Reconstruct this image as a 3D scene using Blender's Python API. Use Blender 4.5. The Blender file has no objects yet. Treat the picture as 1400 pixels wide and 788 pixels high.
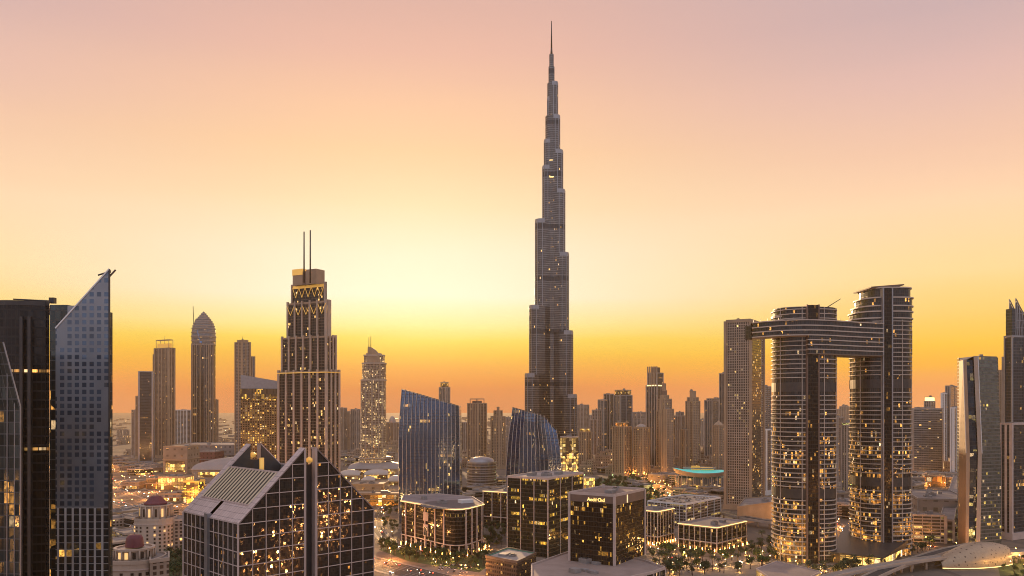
import bpy, math, random
from mathutils import Vector
random.seed(7)
R = math.radians
sc = bpy.context.scene
col = sc.collection
# ------------------------------------------------------------------ camera
CAM_H, F, HOR = 150.0, 1100.0, 555.0            # eye height, focal length in photo pixels, horizon row
cam = bpy.data.cameras.new("camera"); camo = bpy.data.objects.new("camera", cam); col.objects.link(camo)
camo.location = (0, 0, CAM_H); camo.rotation_euler = (R(90), 0, 0)
cam.sensor_width = 36.0; cam.lens = F / 1400 * 36.0
cam.shift_y = (HOR - 394.0) / 1400.0
cam.clip_start = 1.0; cam.clip_end = 120000.0
sc.camera = camo
sc.render.resolution_x, sc.render.resolution_y = 1024, 576
# ------------------------------------------------------------------ world
SUN_AZ = math.atan2(-140.0, 1100.0)              # left of the view axis
SUN_EL = R(7.5)
w = bpy.data.worlds.new("World"); sc.world = w; w.use_nodes = True
nt = w.node_tree; nt.nodes.clear()
def S(h):                                        # hex sRGB to linear
    c = [int(h[i:i+2], 16) / 255 for i in (0, 2, 4)]
    return tuple((x / 12.92 if x <= .04045 else ((x + .055) / 1.055) ** 2.4) for x in c)
class NT:
    def __init__(s, tree): s.t = tree
    def n(s, kind, **kw):
        nd = s.t.nodes.new(kind)
        for k, v in kw.items(): setattr(nd, k, v)
        return nd
    def put(s, sock, v):
        if isinstance(v, bpy.types.NodeSocket): s.t.links.new(v, sock)
        elif isinstance(v, tuple) and len(v) == 3 and sock.type == 'RGBA': sock.default_value = (*v, 1)
        else: sock.default_value = v
    def m(s, op, a, b=0.0, c=None, clamp=False):
        nd = s.n('ShaderNodeMath', operation=op, use_clamp=clamp); s.put(nd.inputs[0], a); s.put(nd.inputs[1], b)
        if c is not None: s.put(nd.inputs[2], c)
        return nd.outputs[0]
    def mix(s, f, a, b, blend='MIX'):
        nd = s.n('ShaderNodeMix', data_type='RGBA', blend_type=blend)
        s.put(nd.inputs[0], f); s.put(nd.inputs[6], a); s.put(nd.inputs[7], b)
        return nd.outputs[2]
    def lerp(s, f, a, b):
        nd = s.n('ShaderNodeMix', data_type='FLOAT'); s.put(nd.inputs[0], f); s.put(nd.inputs[2], a); s.put(nd.inputs[3], b)
        return nd.outputs[0]
    def ramp(s, f, stops, interp='LINEAR'):
        nd = s.n('ShaderNodeValToRGB'); cr = nd.color_ramp; cr.interpolation = interp
        while len(cr.elements) < len(stops): cr.elements.new(.5)
        for e, (p, c) in zip(cr.elements, stops): e.position = p; e.color = (*c, 1)
        s.put(nd.inputs[0], f); return nd.outputs[0]
    def vec(s, x, y, z):
        nd = s.n('ShaderNodeCombineXYZ'); s.put(nd.inputs[0], x); s.put(nd.inputs[1], y); s.put(nd.inputs[2], z); return nd.outputs[0]
    def sep(s, v):
        nd = s.n('ShaderNodeSeparateXYZ'); s.put(nd.inputs[0], v); return nd.outputs
    def map(s, v, a, b, c=0., d=1.):
        nd = s.n('ShaderNodeMapRange'); s.put(nd.inputs[0], v)
        for i, x in enumerate((a, b, c, d)): s.put(nd.inputs[i + 1], x)
        return nd.outputs[0]
W = NT(nt)
tc = W.n('ShaderNodeTexCoord')
dx, dy, dz = W.sep(tc.outputs['Generated'])
el = W.m('MULTIPLY', W.m('ARCSINE', dz), 180 / math.pi)                # elevation in degrees
hl = W.m('SQRT', W.m('ADD', W.m('MULTIPLY', dx, dx), W.m('ADD', W.m('MULTIPLY', dy, dy), 1e-6)))
ca = W.m('DIVIDE', W.m('ADD', W.m('MULTIPLY', dx, math.sin(SUN_AZ)), W.m('MULTIPLY', dy, math.cos(SUN_AZ))), hl)
da = W.m('MULTIPLY', W.m('ARCCOSINE', W.m('MINIMUM', ca, .99999)), 180 / math.pi)  # azimuth away from the sun, degrees
nzs = W.n('ShaderNodeTexNoise'); nzs.inputs['Scale'].default_value = 1.0; nzs.inputs['Detail'].default_value = 5; W.put(nzs.inputs['Vector'], W.vec(W.m('MULTIPLY', dx, 2.2), W.m('MULTIPLY', dy, 2.2), W.m('MULTIPLY', dz, 26.0)))
el = W.m('ADD', el, W.map(nzs.outputs[0], .3, .7, -.25, .25))               # thin uneven layers of dust
e01 = W.map(el, 0, 45)
def stops(*a): return [(e / 45, S(h)) for e, h in a]
NEAR_RGB = ((0, .50, .14, .06), (1.1, .50, .11, .02), (2.0, .56, .17, .00), (2.9, .59, .26, .00), (3.8, .60, .38, .00), (4.7, .62, .51, .04), (5.7, .65, .62, .24), (7.5, .68, .67, .53),
            (10.5, .67, .62, .47), (13.9, .71, .54, .33), (17.3, .72, .46, .26), (20.5, .70, .42, .27), (23.6, .63, .365, .285), (26.4, .57, .34, .285), (34, .43, .33, .35), (45, .42, .35, .39))
SIDE_RGB = ((0, .78, .30, .12), (1.3, .81, .29, .08), (2.5, .87, .41, .01), (3.8, .90, .51, .03), (5.5, .85, .54, .12), (8.5, .86, .60, .27), (12.4, .83, .56, .35), (15.9, .72, .46, .33),
            (20, .60, .39, .35), (23.8, .47, .335, .34), (34, .42, .33, .36), (45, .40, .34, .40))
SKY_NEAR = [(r_[0] / 45, r_[1:]) for r_ in NEAR_RGB]; SKY_SIDE = [(r_[0] / 45, r_[1:]) for r_ in SIDE_RGB]
SKY_BACK = stops((0, '6a6870'), (5, '8e909c'), (12, '9aa0b0'), (25, '98a0b2'), (45, 'a09eaa'))
near = W.ramp(e01, SKY_NEAR); side = W.ramp(e01, SKY_SIDE); back = W.ramp(e01, SKY_BACK)
f1 = W.map(da, 2, 38); f1.node.interpolation_type = 'SMOOTHSTEP'
f2 = W.map(da, 48, 120); f2.node.interpolation_type = 'SMOOTHSTEP'
grad = W.mix(f2, W.mix(f1, near, side), W.mix(1.0, back, (1.5, 1.5, 1.5), 'MULTIPLY'))
sky = W.n('ShaderNodeTexSky', sky_type='NISHITA', sun_disc=False)
sky.sun_elevation = SUN_EL; sky.sun_rotation = SUN_AZ; sky.dust_density = 4.0; sky.ozone_density = 2.0
mixc = W.mix(1.0, W.mix(1.0, grad, (10.0, 10.0, 10.0), 'MULTIPLY'), W.mix(1.0, sky.outputs[0], (.05, .05, .05), 'MULTIPLY'), 'ADD')
bg = W.n('ShaderNodeBackground'); W.put(bg.inputs[0], mixc); bg.inputs[1].default_value = 0.105
wo = W.n('ShaderNodeOutputWorld'); nt.links.new(bg.outputs[0], wo.inputs[0])
# ------------------------------------------------------------------ sun and exposure
sl = bpy.data.lights.new("sun", 'SUN'); sl.energy = 4.0; sl.angle = R(0.5); sl.color = (1, .62, .30)
so = bpy.data.objects.new("sun", sl); col.objects.link(so); so.location = (0, 0, 900)
sd = Vector((math.sin(SUN_AZ) * math.cos(SUN_EL), math.cos(SUN_AZ) * math.cos(SUN_EL), math.sin(SUN_EL)))
so.rotation_euler = sd.to_track_quat('Z', 'Y').to_euler()
sc.view_settings.view_transform = 'Standard'; sc.view_settings.look = 'None'
sc.view_settings.exposure = 0.28; sc.view_settings.gamma = 1.0; sc.view_settings.use_curve_mapping = False
HAZE_D = 0.38e-4; HAZE_C = (.97, .68, .34)
sc.cycles.use_denoising = True; sc.cycles.filter_width = 1.0
sc.cycles.max_bounces = 5; sc.cycles.diffuse_bounces = 2; sc.cycles.glossy_bounces = 3; sc.cycles.transmission_bounces = 2
sc.cycles.volume_bounces = 2; sc.cycles.sample_clamp_indirect = 4.0; sc.cycles.caustics_reflective = False
# ------------------------------------------------------------------ where a thing stands
def X(px, D): return (px - 700.0) * D / F
def Z(py, D): return CAM_H + (HOR - py) * D / F
def G(px, py, z=0.0):
    D = F * (CAM_H - z) / (py - HOR); return Vector((X(px, D), D, z))
# ------------------------------------------------------------------ mesh building
class MB:
    def __init__(s): s.v = []; s.f = []; s.u = []; s.sm = []
    def face(s, pts, uvs=None, smooth=False):
        i = len(s.v); s.v += [tuple(p) for p in pts]; s.f.append(tuple(range(i, i + len(pts))))
        if uvs is None:
            uvs = [(p[0], p[1]) for p in pts]
        s.u += uvs; s.sm.append(smooth)
    def prism(s, poly, z0, z1, cap=True, cum=False, bottom=False, ztops=None, zbots=None, u0=0.0):
        n = len(poly); acc = u0
        zt = ztops or [z1] * n; zb = zbots or [z0] * n
        for i in range(n):
            a, b = poly[i], poly[(i + 1) % n]; j = (i + 1) % n
            L = math.hypot(b[0] - a[0], b[1] - a[1])
            ua = acc if cum else 0.0
            s.face([(a[0], a[1], zb[i]), (b[0], b[1], zb[j]), (b[0], b[1], zt[j]), (a[0], a[1], zt[i])],
                   [(ua, zb[i]), (ua + L, zb[j]), (ua + L, zt[j]), (ua, zt[i])])
            acc += L
        if cap: s.face([(p[0], p[1], zt[i]) for i, p in enumerate(poly)], [(0.01, 0.01)] * n if False else None)
        if bottom: s.face([(p[0], p[1], zb[i]) for i, p in reversed(list(enumerate(poly)))])
        return s
    def ring(s, outer, inner, z0, z1):           # parapet, balcony slab, kerb: a closed band
        n = len(outer)
        for i in range(n):
            j = (i + 1) % n; a, b, c, d = outer[i], outer[j], inner[j], inner[i]
            s.face([(*a, z0), (*b, z0), (*b, z1), (*a, z1)]); s.face([(*c, z0), (*d, z0), (*d, z1), (*c, z1)])
            s.face([(*a, z1), (*b, z1), (*c, z1), (*d, z1)]); s.face([(*d, z0), (*c, z0), (*b, z0), (*a, z0)])
        return s
    def loft(s, rings, cap=True, smooth=False, closed=True, us=None):
        n = len(rings[0])
        for k in range(len(rings) - 1):
            A, B = rings[k], rings[k + 1]; acc = 0.0
            for i in range(n if closed else n - 1):
                j = (i + 1) % n; L = (Vector(A[j]) - Vector(A[i])).length
                s.face([A[i], A[j], B[j], B[i]], [(acc, A[i][2]), (acc + L, A[j][2]), (acc + L, B[j][2]), (acc, B[i][2])], smooth); acc += L
        if cap and closed: s.face(rings[-1])
        return s
    def box(s, c, size, yaw=0.0):
        cx, cy, cz = c; a, b, h = [x / 2 for x in size]; co, si = math.cos(yaw), math.sin(yaw)
        P = [(cx + x * co - y * si, cy + x * si + y * co) for x, y in ((-a, -b), (a, -b), (a, b), (-a, b))]
        return s.prism(P, cz - h, cz + h, bottom=True)
    def bar(s, p0, p1, r, n=6, r1=None):
        p0, p1 = Vector(p0), Vector(p1); d = (p1 - p0).normalized(); r1 = r if r1 is None else r1
        a = d.orthogonal().normalized(); b = d.cross(a)
        A = [p0 + (a * math.cos(t) + b * math.sin(t)) * r for t in [2 * math.pi * k / n for k in range(n)]]
        B = [p1 + (a * math.cos(t) + b * math.sin(t)) * r1 for t in [2 * math.pi * k / n for k in range(n)]]
        for i in range(n):
            j = (i + 1) % n; s.face([A[i], A[j], B[j], B[i]], None, n > 5)
        s.face(A[::-1]); s.face(B); return s
    def lathe(s, prof, cx, cy, n=24, smooth=True, sx=1.0, sy=1.0):
        rings = [[(cx + r * sx * math.cos(2 * math.pi * k / n), cy + r * sy * math.sin(2 * math.pi * k / n), z) for k in range(n)] for r, z in prof]
        s.loft(rings, True, smooth); return s
    def build(s, name, mat, parent=None, loc=None):
        off = Vector((0, 0, 0))
        if parent is not None:
            p = parent
            while p is not None: off += Vector(p.location); p = p.parent
        elif loc is not None: off = Vector(loc)
        me = bpy.data.meshes.new(name)
        me.from_pydata([tuple(Vector(p) - off) for p in s.v], [], s.f)
        ul = me.uv_layers.new(name="UV")
        flat = [x for uv in s.u for x in uv]; ul.data.foreach_set('uv', flat)
        me.polygons.foreach_set('use_smooth', s.sm)
        me.materials.append(mat)
        if any(s.sm):
            import bmesh
            bm = bmesh.new(); bm.from_mesh(me); bmesh.ops.remove_doubles(bm, verts=bm.verts, dist=.001); bm.to_mesh(me); bm.free()
        o = bpy.data.objects.new(name, me); col.objects.link(o)
        if parent is not None: o.parent = parent
        elif loc is not None: o.location = loc
        return o
def tag(o, label=None, cat=None, group=None, kind=None):
    for k, v in (('label', label), ('category', cat), ('group', group), ('kind', kind)):
        if v: o[k] = v
    return o
def thing(name, label, cat, loc, group=None):
    o = bpy.data.objects.new(name, None); col.objects.link(o); o.location = loc; o.empty_display_size = 2
    return tag(o, label, cat, group)
def copy_tree(o, parent=None):
    c = o.copy(); col.objects.link(c); c.parent = parent
    for ch in list(o.children): copy_tree(ch, c)
    return c
def inset(poly, d):
    n = len(poly); out = []
    for i in range(n):
        p0, p1, p2 = Vector(poly[i - 1]), Vector(poly[i]), Vector(poly[(i + 1) % n])
        e1 = (p1 - p0).normalized(); e2 = (p2 - p1).normalized()
        n1 = Vector((-e1.y, e1.x)); n2 = Vector((-e2.y, e2.x))
        b = n1 + n2; k = b.dot(n1)
        out.append(tuple(p1 + b * (d / max(k, .55))))
    return out
def cen(poly): return (sum(p[0] for p in poly) / len(poly), sum(p[1] for p in poly) / len(poly))
def quad_plan(xl, xc, xr, D, th):
    """plan of a box whose near corner stands at depth D on the line through column xc"""
    c, s_ = math.cos(th), math.sin(th); kl, kr = (xl - 700) / F, (xr - 700) / F; x0 = X(xc, D)
    wr = (kr * D - x0) / (c - kr * s_); wl = (x0 - kl * D) / (s_ + kl * c)
    n = (x0, D); r = (x0 + wr * c, D + wr * s_); l = (x0 - wl * s_, D + wl * c)
    b = (r[0] - wl * s_, r[1] + wl * c)
    return [n, r, b, l], wl, wr
def ellipse(cx, cy, a, b, n=40, rot=0.0, a0=0.0, a1=2 * math.pi, p=2.0):
    out = []
    full = abs(a1 - a0 - 2 * math.pi) < 1e-6
    for k in range(n):
        t = a0 + (a1 - a0) * k / (n if full else n - 1)
        ct, st = math.cos(t), math.sin(t)
        x = a * math.copysign(abs(ct) ** (2 / p), ct); y = b * math.copysign(abs(st) ** (2 / p), st)
        out.append((cx + x * math.cos(rot) - y * math.sin(rot), cy + x * math.sin(rot) + y * math.cos(rot)))
    return out
FOOT = []                                        # footprints, so that trees and lamps keep clear
def inside(p, poly):
    c = False; n = len(poly)
    for i in range(n):
        a, b = poly[i], poly[i - 1]
        if (a[1] > p[1]) != (b[1] > p[1]) and p[0] < (b[0] - a[0]) * (p[1] - a[1]) / (b[1] - a[1]) + a[0]: c = not c
    return c
def free(p, m=0): return not any(inside(p, q) for q in FOOT)
# ------------------------------------------------------------------ materials
def mat(name, c, rough=.6, metal=0.0, noise=0.0, scale=.3, c2=None, spec=.5, emit=None, es=0.0):
    m = bpy.data.materials.new(name); m.use_nodes = True; t = NT(m.node_tree); b = m.node_tree.nodes['Principled BSDF']
    if noise or c2:
        o = t.n('ShaderNodeTexCoord'); nz = t.n('ShaderNodeTexNoise'); nz.inputs['Scale'].default_value = scale; nz.inputs['Detail'].default_value = 5
        t.put(nz.inputs['Vector'], o.outputs['Object'])
        f = t.map(nz.outputs[0], .35, .65)
        t.put(b.inputs['Base Color'], t.mix(f, c, c2 or tuple(x * (1 - noise) for x in c)))
    else: t.put(b.inputs['Base Color'], c)
    b.inputs['Roughness'].default_value = rough; b.inputs['Metallic'].default_value = metal; b.inputs['Specular IOR Level'].default_value = spec
    if emit: t.put(b.inputs['Emission Color'], emit); b.inputs['Emission Strength'].default_value = es
    return m
WARM, AMBER, GREENISH = (1, .52, .13), (1, .40, .08), (.75, 1, .45)
def facade(name, glass, frame, cw=3.0, ch=3.6, fx=.12, fz=.25, lit=.03, rows=0.0, es=2.0, litc=WARM, metal=.6, rough=.12, tilt=.02, low=0.0, lowz=60.0, frough=.55, fmetal=0.0, major=None, var=.8, spec=.35, blank=0.0, bands=None):
    m = bpy.data.materials.new(name); m.use_nodes = True; t = NT(m.node_tree); b = m.node_tree.nodes['Principled BSDF']
    uv = t.n('ShaderNodeUVMap', uv_map="UV"); u, v, _ = t.sep(uv.outputs[0])
    oi = t.n('ShaderNodeObjectInfo').outputs['Random']
    a = t.m('DIVIDE', t.m('ADD', u, 500.0), cw); h = t.m('DIVIDE', v, ch)
    ia, ih = t.m('FLOOR', a), t.m('FLOOR', h); fa, fh = t.m('FRACT', a), t.m('FRACT', h)
    mask = t.m('MAXIMUM', t.m('LESS_THAN', fa, fx), t.m('LESS_THAN', fh, fz))
    if major: mask = t.m('MAXIMUM', mask, t.m('LESS_THAN', t.m('FRACT', t.m('DIVIDE', t.m('ADD', u, 500.0), major[0])), major[1]))
    if bands: mask = t.m('MULTIPLY', mask, t.m('GREATER_THAN', t.m('FRACT', t.m('DIVIDE', v, bands[0])), bands[1]))
    seed = t.m('MULTIPLY', oi, 97.0)
    wn = t.n('ShaderNodeTexWhiteNoise', noise_dimensions='3D'); t.put(wn.inputs['Vector'], t.vec(ia, ih, seed))
    wr, wg, wb = t.sep(wn.outputs['Color'])
    nz = t.n('ShaderNodeTexNoise'); nz.inputs['Scale'].default_value = 1.0; nz.inputs['Detail'].default_value = 2
    t.put(nz.inputs['Vector'], t.vec(t.m('MULTIPLY', u, .035), t.m('MULTIPLY', v, .06), seed))
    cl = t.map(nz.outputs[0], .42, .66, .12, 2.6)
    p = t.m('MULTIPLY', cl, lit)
    if low: p = t.m('ADD', p, t.m('MULTIPLY', t.m('MULTIPLY', cl, low), t.map(v, 0, lowz, 1, 0)))  # more lit cells lower down, imitating city lights mirrored in the glass
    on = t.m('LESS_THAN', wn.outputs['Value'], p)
    if rows:
        w2 = t.n('ShaderNodeTexWhiteNoise', noise_dimensions='3D'); t.put(w2.inputs['Vector'], t.vec(t.m('FLOOR', t.m('DIVIDE', a, 7.0)), ih, t.m('ADD', seed, 13.0)))
        on = t.m('MAXIMUM', on, t.m('MULTIPLY', t.m('LESS_THAN', w2.outputs['Value'], rows), t.m('LESS_THAN', wb, .8)))
    if blank:
        w3 = t.n('ShaderNodeTexWhiteNoise', noise_dimensions='2D'); t.put(w3.inputs['Vector'], t.vec(ia, t.m('FLOOR', t.m('DIVIDE', ih, 6.0)), 0.0))
        mask = t.m('MAXIMUM', mask, t.m('MAXIMUM', t.m('LESS_THAN', w3.outputs['Value'], blank), t.m('LESS_THAN', wr, blank * .3)))
    inv = t.m('SUBTRACT', 1.0, mask)
    gl = t.mix(t.m('MULTIPLY', wg, var), glass, tuple(min(1, x * 2.0) for x in glass))
    n2 = t.n('ShaderNodeTexNoise'); n2.inputs['Scale'].default_value = .05; n2.inputs['Detail'].default_value = 4
    t.put(n2.inputs['Vector'], t.vec(u, v, seed))
    fr = t.mix(t.map(n2.outputs[0], .35, .65), frame, tuple(x * .72 for x in frame))
    t.put(b.inputs['Base Color'], t.mix(mask, gl, fr))
    t.put(b.inputs['Roughness'], t.lerp(mask, rough, frough)); t.put(b.inputs['Metallic'], t.lerp(mask, metal, fmetal))
    b.inputs['Specular IOR Level'].default_value = spec
    if tilt:
        g = t.n('ShaderNodeNewGeometry'); va = t.n('ShaderNodeVectorMath', operation='SUBTRACT'); t.put(va.inputs[0], wn.outputs['Color']); va.inputs[1].default_value = (.5, .5, .5)
        vs = t.n('ShaderNodeVectorMath', operation='SCALE'); t.put(vs.inputs[0], va.outputs[0]); t.put(vs.inputs[3], t.m('MULTIPLY', inv, tilt * 2))
        vv = t.n('ShaderNodeVectorMath', operation='ADD'); t.put(vv.inputs[0], g.outputs['Normal']); t.put(vv.inputs[1], vs.outputs[0])
        vn = t.n('ShaderNodeVectorMath', operation='NORMALIZE'); t.put(vn.inputs[0], vv.outputs[0]); t.put(b.inputs['Normal'], vn.outputs[0])
    n3 = t.n('ShaderNodeTexNoise'); n3.inputs['Scale'].default_value = .8; n3.inputs['Detail'].default_value = 2; t.put(n3.inputs['Vector'], t.vec(u, v, seed))
    ec = t.mix(wr, litc, tuple(x * y for x, y in zip(litc, (1, .72, .5))))
    t.put(b.inputs['Emission Color'], t.mix(t.m('GREATER_THAN', wg, .84), ec, (.72, .47, .23)))
    t.put(b.inputs['Emission Strength'], t.m('MULTIPLY', t.m('MULTIPLY', on, inv), t.m('MULTIPLY', t.m('ADD', t.m('POWER', wb, 3.0), .10), t.m('MULTIPLY', t.map(n3.outputs[0], .35, .65, .25, 1.5), es))))
    m.cycles.emission_sampling = 'NONE'
    return m
def glow(name, c, s, sample=True):
    m = bpy.data.materials.new(name); m.use_nodes = True; t = NT(m.node_tree); b = m.node_tree.nodes['Principled BSDF']
    t.put(b.inputs['Base Color'], (.3, .25, .2)); t.put(b.inputs['Emission Color'], c); b.inputs['Emission Strength'].default_value = s
    if not sample: m.cycles.emission_sampling = 'NONE'
    return m
def lit_panel(name, c, s, cw=4.0, ch=5.0):       # glazed, lit from inside, uneven from pane to pane
    return facade(name, (.10, .07, .04), (.10, .08, .06), cw, ch, .12, .10, lit=1.4, es=s, litc=c, metal=.1, rough=.2)
CONC = mat('concrete', (.44, .36, .30), .8, noise=.25, scale=.08)
BEIGE = mat('beige_render', (.52, .41, .32), .75, noise=.2, scale=.05)
PINKST = mat('pinkish_stone', (.56, .45, .40), .6, noise=.15, scale=.15)
TAN = mat('tan_render', (.42, .30, .20), .75, noise=.2, scale=.06)
GREYM = mat('grey_metal', (.34, .34, .36), .4, .6, noise=.15)
DARKM = mat('dark_metal', (.07, .065, .065), .45, .4, noise=.2)
STEEL = mat('pale_steel', (.55, .52, .50), .35, .7)
WHITE = mat('white_paint', (.78, .76, .74), .5)
ROOF = mat('roof_membrane', (.26, .22, .20), .85, noise=.3, scale=.06, c2=(.18, .155, .145))
PLANT = mat('plant_grey', (.30, .28, .27), .6, noise=.3, scale=.2)
GOLD = mat('gold_trim', (.75, .45, .12), .35, .6, emit=(1, .55, .12), es=.28)  # slight glow put into the trim, for parts lit up gold
BROWN = mat('brown_stone', (.20, .13, .10), .6, noise=.2, scale=.1)
REDROOF = mat('maroon_roof', (.16, .035, .045), .55, noise=.2, scale=.3)
TEAL = mat('teal_roof', (.10, .62, .58), .45, noise=.12, scale=.05, emit=(.05, .75, .65), es=.30)
LAMPM = glow('lamp_amber', (1, .42, .08), 30); LAMPW = glow('lamp_warm', (1, .58, .18), 16); LAMPG = glow('lamp_green', (.6, 1, .35), 12)
STRIP = glow('strip_warm', (1, .66, .22), 2.4); HEADL = glow('headlight_glow', (1, .86, .62), 40, False); TAILL = glow('taillight_glow', (1, .06, .02), 22, False)
FLOORL = lit_panel('lit_floor_glazing', (1, .55, .16), 2.2, 3, 6)
SHOP = lit_panel('shop_glazing', (1, .62, .16), 3.2, 5, 7)
SHOPO = lit_panel('orange_glazing', (1, .36, .05), 3.0, 6, 6)
# ================================================================== ground, haze
def ground_mat():
    m = bpy.data.materials.new('sandy_ground'); m.use_nodes = True; t = NT(m.node_tree); b = m.node_tree.nodes['Principled BSDF']
    o = t.n('ShaderNodeTexCoord').outputs['Object']
    n1 = t.n('ShaderNodeTexNoise'); n1.inputs['Scale'].default_value = .004; n1.inputs['Detail'].default_value = 8; t.put(n1.inputs['Vector'], o)
    n2 = t.n('ShaderNodeTexNoise'); n2.inputs['Scale'].default_value = .035; n2.inputs['Detail'].default_value = 6; t.put(n2.inputs['Vector'], o)
    vo = t.n('ShaderNodeTexVoronoi'); vo.inputs['Scale'].default_value = .012; t.put(vo.inputs['Vector'], o)
    c = t.mix(t.map(n1.outputs[0], .4, .62), (.20, .155, .115), (.11, .10, .085))
    c = t.mix(t.map(n2.outputs[0], .45, .62), c, (.085, .08, .072))
    c = t.mix(t.m('MULTIPLY', t.sep(vo.outputs['Color'])[0], .5), c, (.17, .13, .10))
    br = t.n('ShaderNodeTexBrick'); t.put(br.inputs['Vector'], o); br.offset = .37
    for k_, v_ in (('Color1', (.5, .5, .5)), ('Color2', (1.5, 1.4, 1.3)), ('Mortar', (.75, .72, .7))): t.put(br.inputs[k_], v_)
    for k_, v_ in (('Scale', .02), ('Mortar Size', .07), ('Brick Width', 1.7), ('Row Height', 1.0)): br.inputs[k_].default_value = v_
    c = t.mix(.8, c, t.mix(1.0, c, br.outputs[0], 'MULTIPLY'))
    t.put(b.inputs['Base Color'], c); b.inputs['Roughness'].default_value = .95
    return m
g = MB(); E = 16000
ys = [-6000, 0, 600, 1200, 2400, 5000, 10000, 17000]; xs = [-E, -5000, -1500, 0, 1500, 5000, E]
for j in range(len(ys) - 1):
    for i in range(len(xs) - 1):
        g.face([(xs[i], ys[j], 0), (xs[i + 1], ys[j], 0), (xs[i + 1], ys[j + 1], 0), (xs[i], ys[j + 1], 0)])
tag(g.build('ground', ground_mat()), 'flat sandy city ground reaching the hazy horizon', 'ground', kind='structure')
hz = MB().box((0, 5500, 424), (E * 2 + 40, 23040, 850)).build('haze', bpy.data.materials.new('haze_air'))
tag(hz, 'warm dusty haze over the whole city', 'haze', kind='stuff'); hz.display_type = 'WIRE'
hm = hz.data.materials[0]; hm.use_nodes = True; hm.node_tree.nodes.clear()
hv = hm.node_tree.nodes.new('ShaderNodeVolumePrincipled'); hv.inputs['Density'].default_value = HAZE_D; hv.inputs['Color'].default_value = (*HAZE_C, 1); hv.inputs['Anisotropy'].default_value = .1
ho = hm.node_tree.nodes.new('ShaderNodeOutputMaterial'); hm.node_tree.links.new(hv.outputs[0], ho.inputs['Volume'])
# ================================================================== roads
ASPH = mat('asphalt', (.060, .055, .052), .85, noise=.3, scale=.05); PAVE = mat('paving', (.26, .21, .17), .8, noise=.3, scale=.08)
KERB = mat('kerb_stone', (.38, .34, .30), .8); PAINT = mat('road_paint', (.75, .72, .66), .7); GRASS = mat('lawn', (.055, .085, .025), .95, noise=.4, scale=.06)
ROADS = []
def smooth_line(P, n=10):
    P = [Vector((p[0], p[1], 0)) for p in P]; out = []
    for i in range(len(P) - 1):
        a, b, c, d = P[max(i - 1, 0)], P[i], P[i + 1], P[min(i + 2, len(P) - 1)]
        for k in range(n):
            t = k / n
            out.append(.5 * ((2 * b) + (c - a) * t + (2 * a - 5 * b + 4 * c - d) * t * t + (3 * b - a - 3 * c + d) * t ** 3))
    out.append(P[-1]); return out
def side(L, off):
    out = []
    for i in range(len(L)):
        d = (L[min(i + 1, len(L) - 1)] - L[max(i - 1, 0)]).normalized(); out.append(L[i] + Vector((-d.y, d.x, 0)) * off)
    return out
def strip(mb, L, o0, o1, z0, z1=None):
    A, B = side(L, o0), side(L, o1)
    for i in range(len(L) - 1):
        a, b, c, d = A[i], A[i + 1], B[i + 1], B[i]
        q = lambda p, z: (p.x, p.y, z)
        if z1 is None: mb.face([q(d, z0), q(c, z0), q(b, z0), q(a, z0)])
        else:
            mb.face([q(d, z1), q(c, z1), q(b, z1), q(a, z1)]); mb.face([q(a, z0), q(b, z0), q(b, z1), q(a, z1)][::-1]); mb.face([q(d, z0), q(c, z0), q(c, z1), q(d, z1)])
NR = [0]
def road(name, label, pts, wid, lanes=4, pave=True, dash=True):
    L = smooth_line(pts); NR[0] += 1; z = .02 + .012 * NR[0]
    m = MB(); strip(m, L, -wid / 2, wid / 2, z)
    r = tag(m.build(name, ASPH), label, 'road', kind='structure')
    k = MB(); strip(k, L, -wid / 2 - .5, -wid / 2, 0, .14); strip(k, L, wid / 2, wid / 2 + .5, 0, .14); tag(k.build('kerb', KERB), 'pale kerb edging the ' + name.replace('_', ' '), 'kerb', kind='structure')
    if pave:
        k = MB(); strip(k, L, -wid / 2 - 4, -wid / 2 - .5, 0, .13); strip(k, L, wid / 2 + .5, wid / 2 + 4, 0, .13); tag(k.build('pavement', PAVE), 'paved walk along the ' + name.replace('_', ' '), 'pavement', kind='structure')
    p = MB()
    for ln in range(1, lanes):
        o = -wid / 2 + wid * ln / lanes
        A = side(L, o - .09); B = side(L, o + .09)
        for i in range(0, len(L) - 1):
            if i % 2 and dash and ln != lanes // 2: continue
            p.face([(B[i].x, B[i].y, z + .004), (B[i + 1].x, B[i + 1].y, z + .004), (A[i + 1].x, A[i + 1].y, z + .004), (A[i].x, A[i].y, z + .004)])
    tag(p.build('road_marking', PAINT), 'white lane lines on the ' + name.replace('_', ' '), 'marking', kind='structure')
    ROADS.append((name, L, wid, lanes, z)); return L
gp = lambda *a: [tuple(G(x, y)[:2]) for x, y in a]
HWY = road('highway', 'wide multi lane highway running beneath the far left towers', gp((60, 634), (140, 655), (200, 676), (270, 700), (380, 735), (512, 770), (640, 803), (760, 840)), 34, 8)
HW2 = road('service_road', 'amber lit service road beside the highway', gp((90, 664), (150, 684), (210, 704), (290, 734), (400, 775), (470, 800)), 14, 4)
HW3 = road('frontage_road', 'red lit frontage road passing the mall', gp((80, 628), (150, 641), (210, 652), (280, 668), (330, 680), (420, 700), (520, 712)), 12, 4)
RMP = road('curved_ramp', 'curved ramp wrapping round the low round fronted office', gp((560, 672), (535, 686), (520, 700), (515, 716), (522, 732), (545, 747), (585, 757)), 11, 2)
BLV = road('boulevard', 'tree lined boulevard full of amber street lamps', gp((830, 637), (868, 650), (900, 666), (930, 690), (925, 715)), 16, 4)
OVR = road('park_road', 'road along the lake park under green lights', gp((770, 668), (800, 655), (850, 658), (885, 672), (930, 690)), 9, 2)
RRD = road('right_road', 'road between the twin towers and the grey blocks', gp((1140, 716), (1185, 738), (1240, 744), (1300, 752), (1420, 764)), 14, 4)
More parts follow.
